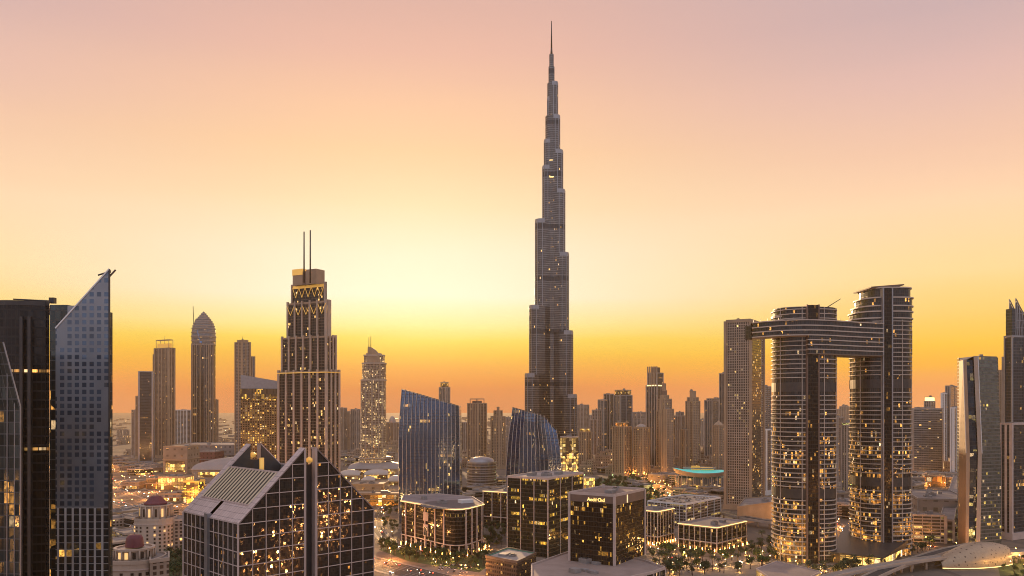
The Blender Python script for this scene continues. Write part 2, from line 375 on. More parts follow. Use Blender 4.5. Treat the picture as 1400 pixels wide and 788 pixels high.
LOP = road('loop_road', 'orange lit loop road behind the joined towers', gp((1060, 705), (1120, 716), (1160, 724), (1185, 738)), 10, 2)
PLZ = road('plaza_road', 'road crossing the garden plaza of the low offices', gp((660, 760), (760, 752), (880, 757), (960, 775), (1040, 768), (1100, 790)), 11, 2)
FAR = road('desert_road', 'far straight road across the pale plain', gp((60, 592), (170, 597), (260, 600), (480, 604)), 24, 4, pave=False)
def patch(name, label, pts, m, z):
    P = gp(*pts); mb = MB(); mb.face([(x, y, z) for x, y in P][::-1]); return tag(mb.build(name, m), label, name.replace('_', ' '), kind='structure')
patch('lawn', 'green lawn round the low round fronted office', [(532, 742), (600, 757), (700, 752), (655, 783), (560, 768), (518, 752)], GRASS, .008)
patch('lawn', 'dark park lawn beyond the sign topped office', [(800, 660), (860, 655), (900, 672), (905, 700), (830, 700)], GRASS, .008)
patch('lawn', 'green verge beside the railway station', [(1362, 765), (1420, 755), (1420, 790), (1370, 800)], GRASS, .008)
patch('lawn', 'garden ground below the two domed blocks', [(205, 768), (262, 740), (262, 830), (150, 830)], GRASS, .008)
patch('plaza', 'paved plaza round the three low offices at centre right', [(885, 752), (990, 765), (1075, 735), (1160, 760), (1120, 800), (880, 800)], PAVE, .004)
patch('plaza', 'paved forecourt left of the brick coloured low block', [(600, 758), (690, 745), (760, 752), (700, 800), (620, 800)], PAVE, .004)
# ================================================================== generic parts of buildings
def root_at(name, label, cat, poly, z=0.0, group=None):
    c = cen(poly); FOOT.append(poly); return thing(name, label, cat, (c[0], c[1], z), group)
def roof_kit(t, poly, z, trim, h=1.4, n=3, seed=0, plant=True, roofm=None):
    rnd = random.Random(seed + int(z * 10))
    MB().ring(inset(poly, -.35), inset(poly, .45), z - 1.0, z + h).build('parapet', trim, t)
    m = MB(); m.face([(*p, z + .02) for p in inset(poly, .3)]); m.build('roof', roofm or ROOF, t)
    if plant:
        c = Vector(cen(poly)); e = Vector(poly[1]) - Vector(poly[0]); yaw = math.atan2(e.y, e.x)
        for k in range(n):
            q = Vector(poly[rnd.randrange(len(poly))]); p = c.lerp(q, rnd.uniform(.1, .5)); s_ = min(e.length, 40) * rnd.uniform(.12, .3)
            hh = rnd.uniform(1.6, 4)
            b = MB().box((p.x, p.y, z + hh / 2 + .05), (s_, s_ * rnd.uniform(.5, 1), hh), yaw).build('roof_plant', PLANT, t)
            if k == 0: MB().box((p.x, p.y, z + hh + .35), (s_ * .5, s_ * .4, .6), yaw).build('fan_housing', DARKM, b)
def piers_on(t, poly, z0, z1, trim, nr, nl, wd=1.6, dp=.8, corner=True, name='pilaster', both=True):
    n_, r_, b_, l_ = [Vector(p) for p in poly]
    def put(a, b, k, out):
        d = (b - a); yaw = math.atan2(d.y, d.x)
        for i in range(k):
            f = (i + 1) / (k + 1); p = a.lerp(b, f) + out * (dp * .5 - .15)
            MB().box((p.x, p.y, (z0 + z1) / 2), (wd, dp, z1 - z0), yaw).build(name, trim, t)
    cc = (n_ + b_) / 2
    o = ((n_ + r_) / 2 - (l_ + b_) / 2).normalized(); put(n_, r_, nr, o)
    o = ((n_ + l_) / 2 - (r_ + b_) / 2).normalized(); put(l_, n_, nl, o)
    if corner:
        d = r_ - n_; yaw = math.atan2(d.y, d.x)
        for p in (n_, r_, l_, b_):
            q = p + (p - cc).normalized() * .3
            MB().box((q.x, q.y, (z0 + z1) / 2), (wd * 1.25, wd * 1.25, z1 - z0), yaw).build('corner_pier', trim, t)
def tower(name, label, xl, xr, ytop, D, fm, trim, cf=.6, th=50, tiers=(), pl=2, pr=1, pw=1.8, crown=None, mast=0, group=None, z0=0.0, plant=2, cat='tower', base=True, seed=0, corner=True, roofm=None, dp=.9):
    xc = xl + cf * (xr - xl); poly, wl, wr = quad_plan(xl, xc, xr, D, R(th)); zt = Z(ytop, D)
    t = root_at(name, label, cat, poly, z0, group)
    lv = [(0.0, zt)] + [(i, Z(y, D)) for i, y in tiers]
    zb = z0
    for k, (i, z) in enumerate(lv):
        P = inset(poly, i) if i else poly
        MB().prism(P, zb, z, cap=False).build('wall' if k == 0 else 'upper_tier', fm, t)
        piers_on(t, P, zb, z + 1.2, trim, pr if k == 0 else max(pr - 1, 0), pl if k == 0 else max(pl - 1, 0), pw, dp, corner)
        last = k == len(lv) - 1
        roof_kit(t, P, z, trim, 1.3, plant, seed + k, plant=last and not crown, roofm=roofm); zb = z; top = P
    c = cen(top); sz = min(wl, wr)
    if crown:
        kind = crown[0]
        if kind == 'box':                        # set back lift house with its own parapet
            P = inset(top, sz * crown[1]); z = Z(crown[2], D); MB().prism(P, zb, z, cap=False).build('crown', crown[3] if len(crown) > 3 else trim, t); roof_kit(t, P, z, trim, .9, 1, seed)
        elif kind == 'pyr':
            z = Z(crown[1], D); m = MB(); n = len(top)
            for i in range(n): m.face([(*top[i], zb + .5), (*top[(i + 1) % n], zb + .5), (*c, z)])
            m.build('pyramid_roof', crown[2] if len(crown) > 2 else trim, t)
        elif kind == 'dome':
            z = Z(crown[1], D); r = sz * .47; h = z - zb
            MB().lathe([(r, zb), (r * .97, zb + h * .3), (r * .8, zb + h * .6), (r * .45, zb + h * .88), (.2, z)], c[0], c[1], 20).build('dome', crown[2] if len(crown) > 2 else trim, t)
        elif kind == 'band':                     # lit crown storey
            z = Z(crown[1], D); P = inset(top, .6); MB().prism(P, zb, z, cap=False).build('crown', crown[2], t); roof_kit(t, P, z, trim, .8, 1, seed)
        elif kind == 'frame':                    # open frame of posts and beams
            z = Z(crown[1], D)
            P = inset(top, sz * .12)
            for p in P: MB().bar((*p, zb), (*p, z), .9).build('crown_post', trim, t)
            MB().ring(P, inset(P, 1.6), z - 2.2, z).build('crown_beam', trim, t)
            Q = inset(top, sz * .25); MB().prism(Q, zb, zb + (z - zb) * .55).build('lit_lantern', crown[2], t)
    if mast: MB().bar((*c, zb - 1), (*c, Z(mast, D)), .7, 6, .25).build('mast', DARKM, t)
    if base and z0 == 0: MB().ring(inset(poly, -2.5), inset(poly, .6), 0, 7.5).build('podium', trim, t)
    return t, poly
# ================================================================== facades
F_BURJ = facade('spire_cladding', (.045, .046, .050), (.27, .25, .235), 1.7, 3.9, .24, .24, lit=.014, es=2.2, metal=.55, rough=.2, frough=.28, fmetal=.7, tilt=.012, bands=(92.0, .085))
F_RES = facade('residential_wall', (.05, .04, .035), (.40, .31, .24), 4.2, 3.6, .45, .38, lit=.035, es=2.2, metal=.35, rough=.2)
F_RES2 = facade('brown_residential_wall', (.035, .03, .025), (.29, .21, .16), 3.4, 3.5, .5, .32, lit=.045, es=2.2, metal=.35, rough=.2)
F_RES3 = facade('greyish_residential_wall', (.05, .05, .05), (.34, .29, .26), 5.0, 3.7, .3, .42, lit=.03, es=2.0, metal=.4, rough=.18)
F_BAND = facade('banded_glass_wall', (.08, .095, .11), (.30, .28, .27), 6, 3.8, .06, .45, lit=.03, rows=.012, es=1.8, metal=.5, rough=.16)
F_GLS = facade('grey_curtain_wall', (.10, .125, .15), (.19, .19, .20), 3, 3.9, .10, .16, lit=.012, rows=.02, es=1.6, metal=.65, rough=.1)
F_GLD = facade('dark_curtain_wall', (.040, .050, .062), (.085, .08, .08), 2.6, 3.9, .10, .18, lit=.02, rows=.02, es=1.7, metal=.6, rough=.1)
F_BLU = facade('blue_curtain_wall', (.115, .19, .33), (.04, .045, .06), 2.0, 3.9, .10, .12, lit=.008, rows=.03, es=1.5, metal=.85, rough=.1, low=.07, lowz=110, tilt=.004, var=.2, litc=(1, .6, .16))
F_GOLD = facade('gold_lit_hotel_wall', (.05, .035, .02), (.30, .19, .09), 3.6, 3.5, .42, .40, lit=.42, es=1.9, litc=(1, .55, .12), metal=.3)
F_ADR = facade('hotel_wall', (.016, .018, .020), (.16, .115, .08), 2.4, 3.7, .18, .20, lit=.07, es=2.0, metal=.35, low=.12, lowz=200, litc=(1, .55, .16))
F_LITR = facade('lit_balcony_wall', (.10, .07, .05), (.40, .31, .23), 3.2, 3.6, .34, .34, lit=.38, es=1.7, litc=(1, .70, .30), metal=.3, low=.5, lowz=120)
F_OFA = facade('office_dark_glazing', (.007, .011, .010), (.020, .021, .019), 1.5, 3.9, .10, .26, lit=.02, rows=.13, es=2.6, litc=(1, .62, .09), metal=.25, rough=.08, tilt=.03)
F_OFB = facade('office_brown_glazing', (.016, .011, .009), (.032, .023, .018), 1.5, 3.9, .10, .14, lit=.09, rows=.03, es=1.7, litc=(1, .50, .08), metal=.35, rough=.08, tilt=.03)
F_OFC = facade('office_black_glazing', (.008, .009, .009), (.05, .044, .038), 1.5, 3.9, .06, .22, lit=.05, es=1.6, litc=(1, .58, .14), metal=.3, rough=.08, tilt=.02)
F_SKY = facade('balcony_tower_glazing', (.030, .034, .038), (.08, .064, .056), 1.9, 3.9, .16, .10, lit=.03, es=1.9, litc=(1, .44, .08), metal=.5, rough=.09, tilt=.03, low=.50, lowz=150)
F_SKYD = facade('core_glazing', (.010, .009, .009), (.022, .017, .014), 1.8, 3.9, .18, .2, lit=.05, es=1.1, metal=.3, rough=.12, low=.05, lowz=150, litc=(1, .46, .09))
F_SAIL = facade('panelled_grey_wall', (.085, .115, .16), (.30, .315, .35), 2.75, 2.6, .42, .36, lit=.012, es=1.0, litc=(1, .66, .2), metal=.6, rough=.12, frough=.25, fmetal=.35, tilt=.03, blank=.14)
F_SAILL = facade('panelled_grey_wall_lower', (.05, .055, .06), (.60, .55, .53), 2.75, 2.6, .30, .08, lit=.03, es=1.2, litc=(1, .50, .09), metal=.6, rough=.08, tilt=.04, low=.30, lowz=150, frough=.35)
F_BLK = facade('black_tower_wall', (.022, .021, .022), (.030, .028, .028), 1.6, 3.8, .12, .22, lit=.004, es=1.6, metal=.45, rough=.2, tilt=.01)
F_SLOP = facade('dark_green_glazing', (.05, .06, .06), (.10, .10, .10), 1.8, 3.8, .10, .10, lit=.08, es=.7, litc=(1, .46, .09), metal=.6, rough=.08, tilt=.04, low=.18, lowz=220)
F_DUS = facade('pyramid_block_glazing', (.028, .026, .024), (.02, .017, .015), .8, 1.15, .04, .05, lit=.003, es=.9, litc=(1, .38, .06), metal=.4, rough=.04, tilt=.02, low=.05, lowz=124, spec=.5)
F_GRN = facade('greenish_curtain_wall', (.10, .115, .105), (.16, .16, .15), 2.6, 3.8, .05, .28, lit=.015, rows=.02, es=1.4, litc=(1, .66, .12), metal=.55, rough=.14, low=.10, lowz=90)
F_PARK = facade('deck_block_wall', (.03, .028, .026), (.36, .30, .26), 9, 3.6, .08, .42, lit=.10, rows=.22, es=1.6, litc=(1, .70, .22), metal=.3, rough=.2)
F_BEIT = facade('beige_tower_wall', (.035, .03, .025), (.46, .36, .28), 3.2, 3.7, .40, .30, lit=.035, es=1.8, litc=(1, .66, .2), metal=.35, rough=.16)
# ================================================================== the tallest spire tower
def spire_tower():
    D = 1421.0; cx = X(754, D); t = thing('supertall_tower', 'tallest needle spired stepped tower, far above everything else', 'skyscraper', (cx, D, 0))
    px = D / F
    def wing(ang, L, wd, z0, z1, k):
        a = R(ang); d = Vector((math.cos(a), math.sin(a))); n = Vector((-d.y, d.x)); L2 = L - wd * .5
        P = [(cx - n.x * wd / 2, D - n.y * wd / 2)]
        for q in range(9):
            b = -math.pi / 2 + math.pi * q / 8
            p = Vector((cx, D)) + d * (L2 + math.cos(b) * wd * .5) + n * math.sin(b) * wd * .5; P.append((p.x, p.y))
        P.append((cx + n.x * wd / 2, D + n.y * wd / 2))
        MB().prism(P, z0, z1, cap=False, cum=True).build('wing_tier', F_BURJ, t)
        m = MB(); m.face([(*p, z1) for p in P]); m.build('terrace', ROOF, t)
        Q = [tuple(Vector(p) + (Vector(p) - Vector((cx, D))).normalized() * .5) for p in P[1:-1]]
        r = MB()
        for i in range(len(Q) - 1):
            a_, b_ = Q[i], Q[i + 1]; r.face([(*a_, z1 - 5), (*b_, z1 - 5), (*b_, z1 + 2.0), (*a_, z1 + 2.0)])
        r.build('terrace_screen', GREYM, t)
        for i in (1, 3, 5, 7):                   # steel fins running up the nose of the wing
            a_ = Q[i]; MB().bar((*a_, z0), (*a_, z1), .55, 4).build('steel_fin', GREYM, t)
    c30 = math.cos(R(30))
    left = [(5.5, 135), (10, 194), (12.2, 230), (22.2, 304), (30.2, 421), (36.2, 513)]
    right = [(8.3, 115), (11, 161), (15, 209), (17.8, 263), (22.6, 349), (28, 455), (33, 541), (36.3, 598)]
    backw = [(8, 150), (12, 215), (18, 285), (25, 380), (33, 480)]
    for ang, W_ in ((210, left), (330, right), (90, backw)):
        for k, (e, y) in enumerate(W_):
            wd = 9 + 13 * min(1, e / 22); wd = min(wd, e * px * 1.35)
            L = e * px / c30 if ang != 90 else e * px
            if ang != 90: L = (e * px - wd * .5 * .98) / c30 + wd * .5
            wing(ang, max(L, wd * .55), wd, 0, Z(y, D), k)
    for r, y0, y1 in ((15, 671, 300), (11, 300, 160), (7.6, 160, 115), (5.4, 115, 92), (4.0, 92, 75)):
        MB().prism(ellipse(cx, D, r, r, 18), max(0, Z(y0, D)), Z(y1, D), cap=True, cum=True).build('core', F_BURJ, t)
    MB().bar((cx, D, Z(76, D)), (cx, D, Z(66, D)), 2.2, 10, 1.5).build('spire_base', DARKM, t)
    MB().bar((cx, D, Z(67, D)), (cx, D, Z(29, D)), 1.5, 8, .6).build('spire', DARKM, t)
    for y in (96, 140, 198, 222, 245): MB().ring(ellipse(cx, D, 1 + 13 * (y - 60) / 200, 1 + 13 * (y - 60) / 200, 18), ellipse(cx, D, .5, .5, 18), Z(y, D), Z(y, D) + 1).build('lit_ledge', STRIP, t)
    for ang in (210, 330):
        a = R(ang); p = (cx + math.cos(a) * 58, D + math.sin(a) * 58)
        MB().prism(ellipse(p[0], p[1], 24, 18, 20, a), 0, 26, cap=False, cum=True).build('podium', SHOP, t); m = MB(); m.face([(*q, 26) for q in ellipse(p[0], p[1], 25, 19, 20, a)]); m.build('podium_roof', ROOF, t)
    P, _, _ = quad_plan(766, 782, 791, D - 62, R(50)); MB().prism(P, 0, Z(596, D), cap=False).build('podium', lit_panel('podium_band_glazing', (1, .68, .20), 2.2, 7, 5), t); roof_kit(t, P, Z(596, D), PINKST, 1, 2)
    FOOT.append(ellipse(cx, D, 75, 75, 16))
spire_tower()
# ================================================================== hotel with twin masts
def twin_mast_hotel():
    D = 1020.0; poly, wl, wr = quad_plan(381.5, 446, 463, D, R(62))
    t = root_at('twin_mast_tower', 'stepped brown hotel tower with two thin masts and gold zigzag crown', 'skyscraper', poly)
    zb = 0
    for k, (i, y) in enumerate(((0, 508), (3.0, 460), (8.0, 411), (12.2, 386))):
        P = inset(poly, i) if i else poly; z = Z(y, D)
        MB().prism(P, zb if k == 0 else zb - 6, z, cap=False).build('tier', F_ADR, t); roof_kit(t, P, z, TAN, 1.2, 0, plant=False)
        piers_on(t, P, zb, z + 3, BEIGE, 2, 5 - (k > 1), 2.4 if k == 0 else 2.0, 2.2, True)
        if k:                                    # gold V struts round the top of each set back
            n_, r_, b_, l_ = [Vector(p) for p in inset(P, -1.2)]
            for a, b, q in ((l_, n_, 5), (n_, r_, 3)):
                m = MB()
                for j in range(q):
                    p0, p1, p2 = a.lerp(b, j / q), a.lerp(b, (j + .5) / q), a.lerp(b, (j + 1) / q); zz = z - (2 if k > 1 else 50)
                    hh = 13 if k > 1 else 3
                    m.bar((*p0, zz), (*p1, zz - hh), .45, 4); m.bar((*p1, zz - hh), (*p2, zz), .45, 4)
                m.build('zigzag_truss', GOLD, t)
        else:
            n_, r_, b_, l_ = [Vector(p) for p in inset(P, -1.6)]
            for a, b in ((l_, n_), (n_, r_)): MB().bar((*a, z - 1), (*b, z - 1), .7, 4).build('lit_ledge', GOLD, t)
        zb = z
    Q = inset(poly, 20); n_, r_, b_, l_ = [Vector(p) for p in Q]; z = Z(364, D)
    lc = l_.lerp(n_, .42); rc = l_.lerp(n_, .58); bl = b_.lerp(r_, .42); br = b_.lerp(r_, .58)
    MB().prism([tuple(lc), tuple(bl), tuple(b_), tuple(l_)], zb, z).build('crown_block', TAN, t)
    MB().prism([tuple(n_), tuple(r_), tuple(br), tuple(rc)], zb, z - 1).build('crown_block', TAN, t)
    MB().prism([tuple(rc), tuple(br), tuple(bl), tuple(lc)], zb, z - 3).build('crown_core', BROWN, t)
    MB().ring(inset([tuple(lc), tuple(bl), tuple(b_), tuple(l_)], -.4), inset([tuple(lc), tuple(bl), tuple(b_), tuple(l_)], .4), z - 7, z + .8).build('gold_lantern', GOLD, t)
    MB().ring(inset(inset(poly, 12.2), -.5), inset(inset(poly, 12.2), .5), zb - 3, zb + .6).build('gold_lantern', GOLD, t)
    for xp, yt in ((415.7, 317), (424.2, 315)):
        x = X(xp, D + 8) ; MB().bar((x, D + 8, zb), (x, D + 8, Z(yt, D + 8)), 1.05, 8, .8).build('mast', DARKM, t)
    MB().ring(inset(poly, -5), inset(poly, .6), 0, 14).build('podium', TAN, t)
twin_mast_hotel()
def sail_hotel():
    D = 1760.0; k = D / F; t = thing('sail_top_tower', 'lit cream hotel tower with curved sail top and two short masts', 'skyscraper', (X(508, D), D + 20, 0))
    lv = [(491.5, 525.5, 670, 520), (493, 525.5, 520, 497), (495.5, 523.5, 497, 486), (499, 519, 486, 484)]
    for i, (a, b, y0, y1) in enumerate(lv):
        E_ = ellipse(X((a + b) / 2, D), D + 22, (b - a) / 2 * k, 22 - i * 1.5, 28, 0, p=2.8)
        MB().prism(E_, max(0, Z(y0, D)), Z(y1, D), cap=True, cum=True).build('tier', F_LITR, t)
        MB().ring(ellipse(X((a + b) / 2, D), D + 22, (b - a) / 2 * k + 1, 23 - i * 1.5, 28, 0, p=2.8), ellipse(X((a + b) / 2, D), D + 22, (b - a) / 2 * k - 1, 21 - i * 1.5, 28, 0, p=2.8), Z(y1, D) - 1, Z(y1, D) + 2).build('ledge', BEIGE, t)
        if i == 0:
            for q in range(3, 27, 2):
                if math.sin(2 * math.pi * q / 28) < .3: p = E_[q]; MB().bar((*p, 0), (*p, Z(y1, D)), .9, 4).build('pilaster', BEIGE, t)
    prof = [(503, 497), (504, 474)] + [(504 + 17 * math.sin(u), 474 + 48 * (1 - math.cos(u)) / 1 * .5) for u in [math.pi * .5 * q / 8 for q in range(1, 9)]] + [(522.5, 505)]
    m = MB(); A = [(X(x, D + 14), D + 3, Z(y, D + 3)) for x, y in prof]; B = [(p[0], p[1] + 16, p[2]) for p in A]
    m.face(A); m.face(B[::-1])
    for i in range(len(A)): j = (i + 1) % len(A); m.face([A[j], A[i], B[i], B[j]])
    m.build('sail_crown', TAN, t)
    for x, y in ((504.4, 460), (507, 459)): MB().bar((X(x, D + 22), D + 22, Z(476, D)), (X(x, D + 22), D + 22, Z(y, D)), .9, 6, .6).build('mast', DARKM, t)
    for i, (a, b, y0, y1) in enumerate(((486, 534, 640, 607),)):
        for q in range(7):
            z0_, z1_ = q * 5.2, q * 5.2 + 2.2; E1 = ellipse(X(511, D), D + 20, (24 - abs(q - 4) * .6) * k, 36, 30); MB().ring(E1, inset(E1, 2.5), z0_ + 3, z1_ + 3).build('podium_band', BEIGE, t)
        E1 = ellipse(X(511, D), D + 20, 21.5 * k, 33, 30); MB().prism(E1, 0, 38, cap=True, cum=True).build('podium', F_LITR, t)
    FOOT.append(ellipse(X(511, D), D + 20, 24 * k, 36, 16))
sail_hotel()
# ================================================================== sheets: towers with sloping or curved outlines
def sheet(t, name, fm, xl, xr, ztop, zb, zmax, D, depth, nx=12, nz=10, trim=None, radial=False):
    """front and back skins whose side outlines are xl(z), xr(z), whose top is ztop(s) and whose front stands at D(s)"""
    def P(s_, t_, back):
        z = zb + (ztop(s_) - zb) * t_; d = D(s_); x = X(xl(z), d) * (1 - s_) + X(xr(z), d) * s_
        return (x * ((d + depth) / d if back and radial else 1), d + (depth if back else 0), z)
    for back in (0, 1):
        m = MB(); acc = [0.0]
        for i in range(nx): acc.append(acc[-1] + (Vector(P((i + 1) / nx, 0, 0)) - Vector(P(i / nx, 0, 0))).length)
        for i in range(nx):
            for j in range(nz):
                q = [P(i / nx, j / nz, back), P((i + 1) / nx, j / nz, back), P((i + 1) / nx, (j + 1) / nz, back), P(i / nx, (j + 1) / nz, back)]
                uu = [(acc[i], q[0][2]), (acc[i + 1], q[1][2]), (acc[i + 1], q[2][2]), (acc[i], q[3][2])]
                if back: q = q[::-1]; uu = uu[::-1]
                m.face(q, uu)
        m.build(name if not back else 'back_wall', fm, t)
    for s_ in (0, 1):
        m = MB()
        for j in range(nz):
            q = [P(s_, j / nz, 1), P(s_, j / nz, 0), P(s_, (j + 1) / nz, 0), P(s_, (j + 1) / nz, 1)]
            if s_: q = [q[1], q[0], q[3], q[2]]
            m.face(q, [(0, q[0][2]), (depth, q[1][2]), (depth, q[2][2]), (0, q[3][2])])
        m.build('side_wall', fm if trim is None else trim, t)
    m = MB()
    for i in range(nx): m.face([P(i / nx, 1, 0), P((i + 1) / nx, 1, 0), P((i + 1) / nx, 1, 1), P(i / nx, 1, 1)])
    m.build('roof', ROOF, t)
    return P
def interp(pts):
    def f(x):
        if x <= pts[0][0]: return pts[0][1]
        for (a, b), (c, d) in zip(pts, pts[1:]):
            if x <= c: return b + (d - b) * (x - a) / (c - a)
        return pts[-1][1]
    return f
def blue_tower(label, Lx, Rx, tops, zb, zmax, Dn, curve, nf, side_px):
    t = thing('blue_glass_tower', label, 'office tower', (X((Lx(0) + Rx(0)) / 2, Dn), Dn + 20, 0))
    Df = lambda s_: Dn + 26 - 26 * s_ - curve * math.sin(math.pi * s_)
    zt = lambda s_: Z(tops(s_), Df(s_))
    P = sheet(t, 'front_wall', F_BLU, Lx, Rx, zt, zb, zmax, Df, 44, 14, 14)
    for k in range(nf + 1):                      # polished fins, each one following the skin
        s_ = k / nf; m = MB(); pts = [Vector(P(s_, j / 10, 0)) + Vector((0, -.45, 0)) for j in range(11)]
        pts[-1] += Vector((0, 0, 1.5))
        for a, b in zip(pts, pts[1:]): m.bar(a, b, .42, 4)
        m.build('fin', STEEL, t)
    m = MB()
    for k in range(14): m.bar(Vector(P(k / 14, 1, 0)) + Vector((0, -.3, .6)), Vector(P((k + 1) / 14, 1, 0)) + Vector((0, -.3, .6)), .6, 4)
    m.build('coping', DARKM, t)
    a, b = P(0, 0, 0), P(1, 0, 0); FOOT.append([a[:2], b[:2], (b[0], b[1] + 44), (a[0], a[1] + 44)])
zz = lambda y, D=1010: Z(y, D)
blue_tower('blue glass office tower with slanted top and pale vertical fins, left of the spire', interp([(0, 545.5), (zz(600), 545), (zz(560), 547), (zz(533), 549.5)]), interp([(0, 629), (zz(600), 628.5), (zz(556), 627.5)]), lambda s_: 533 + 23 * s_ ** 1.05, 0, 175, 1000, 6, 15, 8)
blue_tower('curved blue glass office tower bulging like a sail, right in front of the spire', interp([(0, 691), (zz(640), 692), (zz(600), 695), (zz(558), 701)]), interp([(0, 768), (zz(640), 767.5), (zz(612), 765), (zz(590), 761), (zz(578), 757)]), lambda s_: 558 + 15 * s_ + 128 * max(0.0, s_ - .75) ** 1.5, 0, 150, 1000, 14, 13, 8)
# ---------------- pale grey sail tower, black tower and dark sloping tower at the left edge
def grey_sail():
    D = 300.0; t = thing('slant_top_tower', 'pale grey panelled tower with steep slanted top at the left', 'skyscraper', (X(112, D), D + 20, 0))
    zs = 112.0
    top = lambda s_: Z(449 - 81 * s_, D)
    P = sheet(t, 'upper_wall', F_SAIL, lambda z: 76, lambda z: 149.5, top, zs, 200, lambda s_: D, 34, 8, 6, trim=GREYM, radial=True)
    sheet(t, 'lower_wall', F_SAILL, lambda z: 76, lambda z: 149.5, lambda s_: zs, 0, zs, lambda s_: D, 34, 8, 6, trim=GREYM, radial=True)
    MB().prism([(X(68, D + 8), D + 8), (X(76, D) - .05, D + 8), (X(92, D), D + 34), (X(68, D), D + 34)], 0, Z(417, D + 8), cap=True).build('side_block', F_SLOP, t)
    MB().prism([(X(76, D), D + 8), (X(92, D), D + 8), (X(92, D + 30), D + 30), (X(76, D + 30), D + 30)], zs, Z(418, D + 8), cap=True).build('stair_block', GREYM, t)
    m = MB(); m.bar((X(76, D), D, Z(449, D)), (X(149.5, D), D, Z(368, D)), .35, 4); m.build('coping', WHITE, t)
    MB().bar((X(149.5, D), D, 0), (X(149.5, D), D, Z(368, D)), .35, 4).build('corner_trim', DARKM, t)
    m = MB()
    for k in range(8):
        a = Vector((X(92 + 6.5 * k, D), D + 6, Z(428 - 7.2 * k, D))); m.bar(a, a + Vector((0, 0, 3)), .2, 4)
    m.bar((X(90, D), D + 6, Z(420, D)), (X(140, D), D + 6, Z(366, D)), .35, 4); m.bar((X(90, D), D + 10, Z(417, D)), (X(140, D), D + 10, Z(363, D)), .35, 4); m.build('maintenance_rail', BROWN, t)
    c = Vector((X(129, D), D + 8, Z(382, D)))
    MB().bar(c, c + Vector((0, 0, 3.6)), .5, 6).build('crane_post', DARKM, t); b = MB().bar(c + Vector((-2.7, 0, 2.8)), c + Vector((1.7, 0, 4.2)), .32, 5).build('crane_arm', DARKM, t)
    MB().box(c + Vector((1.6, 0, 4.0)), (.9, .6, .6)).build('crane_weight', DARKM, b); MB().box(c + Vector((0, 0, -.6)), (1.6, 1.4, 2.0)).build('crane_base', DARKM, t)
grey_sail()
def black_tower():
    D = 335.0; t = thing('black_tower', 'black curved tower with two lit bands behind the slant topped grey tower', 'skyscraper', (X(20, D), D + 20, 0))
    out = [(X(67.5, D + 4), D + 4), (X(67.5, D + 40), D + 40), (X(-60, D + 40), D + 40), (X(-60, D), D + 10)] + [(X(-60 + 127.5 * k / 8, D), D + 8 - 6 * math.sin(math.pi * k / 8)) for k in range(1, 8)]
    zt = Z(413, D); MB().prism(out, 0, zt, cap=True, cum=True).build('wall', F_BLK, t)
    MB().ring(inset(out, -.3), inset(out, .4), zt - 1, zt + 1).build('parapet', DARKM, t)
    for y in (507, 615):
        MB().ring(inset(out, -.35), inset(out, .3), Z(y + 1.7, D), Z(y - 2.2, D)).build('lit_floor', FLOORL, t)
    for x in (27.5, 38.5): MB().bar((X(x, D), D + 1.2, 0), (X(x, D), D + 1.2, zt - 6), .9, 4).build('vertical_rib', DARKM, t)
    MB().bar((X(2, D), D + 8, zt + 2.2), (X(56, D), D + 8, zt + 1.4), .3, 5).build('crane_jib', DARKM, t); MB().box((X(57, D), D + 8, zt + 1.6), (2.2, 2, 2.4)).build('crane_cab', DARKM, t)
black_tower()
def sloped_dark():
    D = 262.0; t = thing('sloping_glass_tower', 'dark green glass tower with sloping shoulder at the far left edge', 'skyscraper', (X(0, D), D + 12, 0))
    xr = interp([(0, 28.5), (Z(556, D), 28.5), (Z(470, D), 5)])
    sheet(t, 'wall', F_SLOP, lambda z: -50, xr, lambda s_: Z(468, D), 0, 172, lambda s_: D + 3 * (1 - s_), 26, 8, 16, radial=True)
    m = MB(); m.bar((X(28.5, D), D - .2, 0), (X(28.5, D), D - .2, Z(556, D)), .22, 4); m.bar((X(28.5, D), D - .2, Z(556, D)), (X(5, D), D - .2, Z(468, D)), .22, 4); m.build('edge_trim', GREYM, t)
    for x in (-2, 9, 19): MB().bar((X(x, D), D - .1, 0), (X(x, D), D + .4, Z(556 - (28 - x) * 2.4, D)), .16, 4).build('mullion', GREYM, t)
sloped_dark()
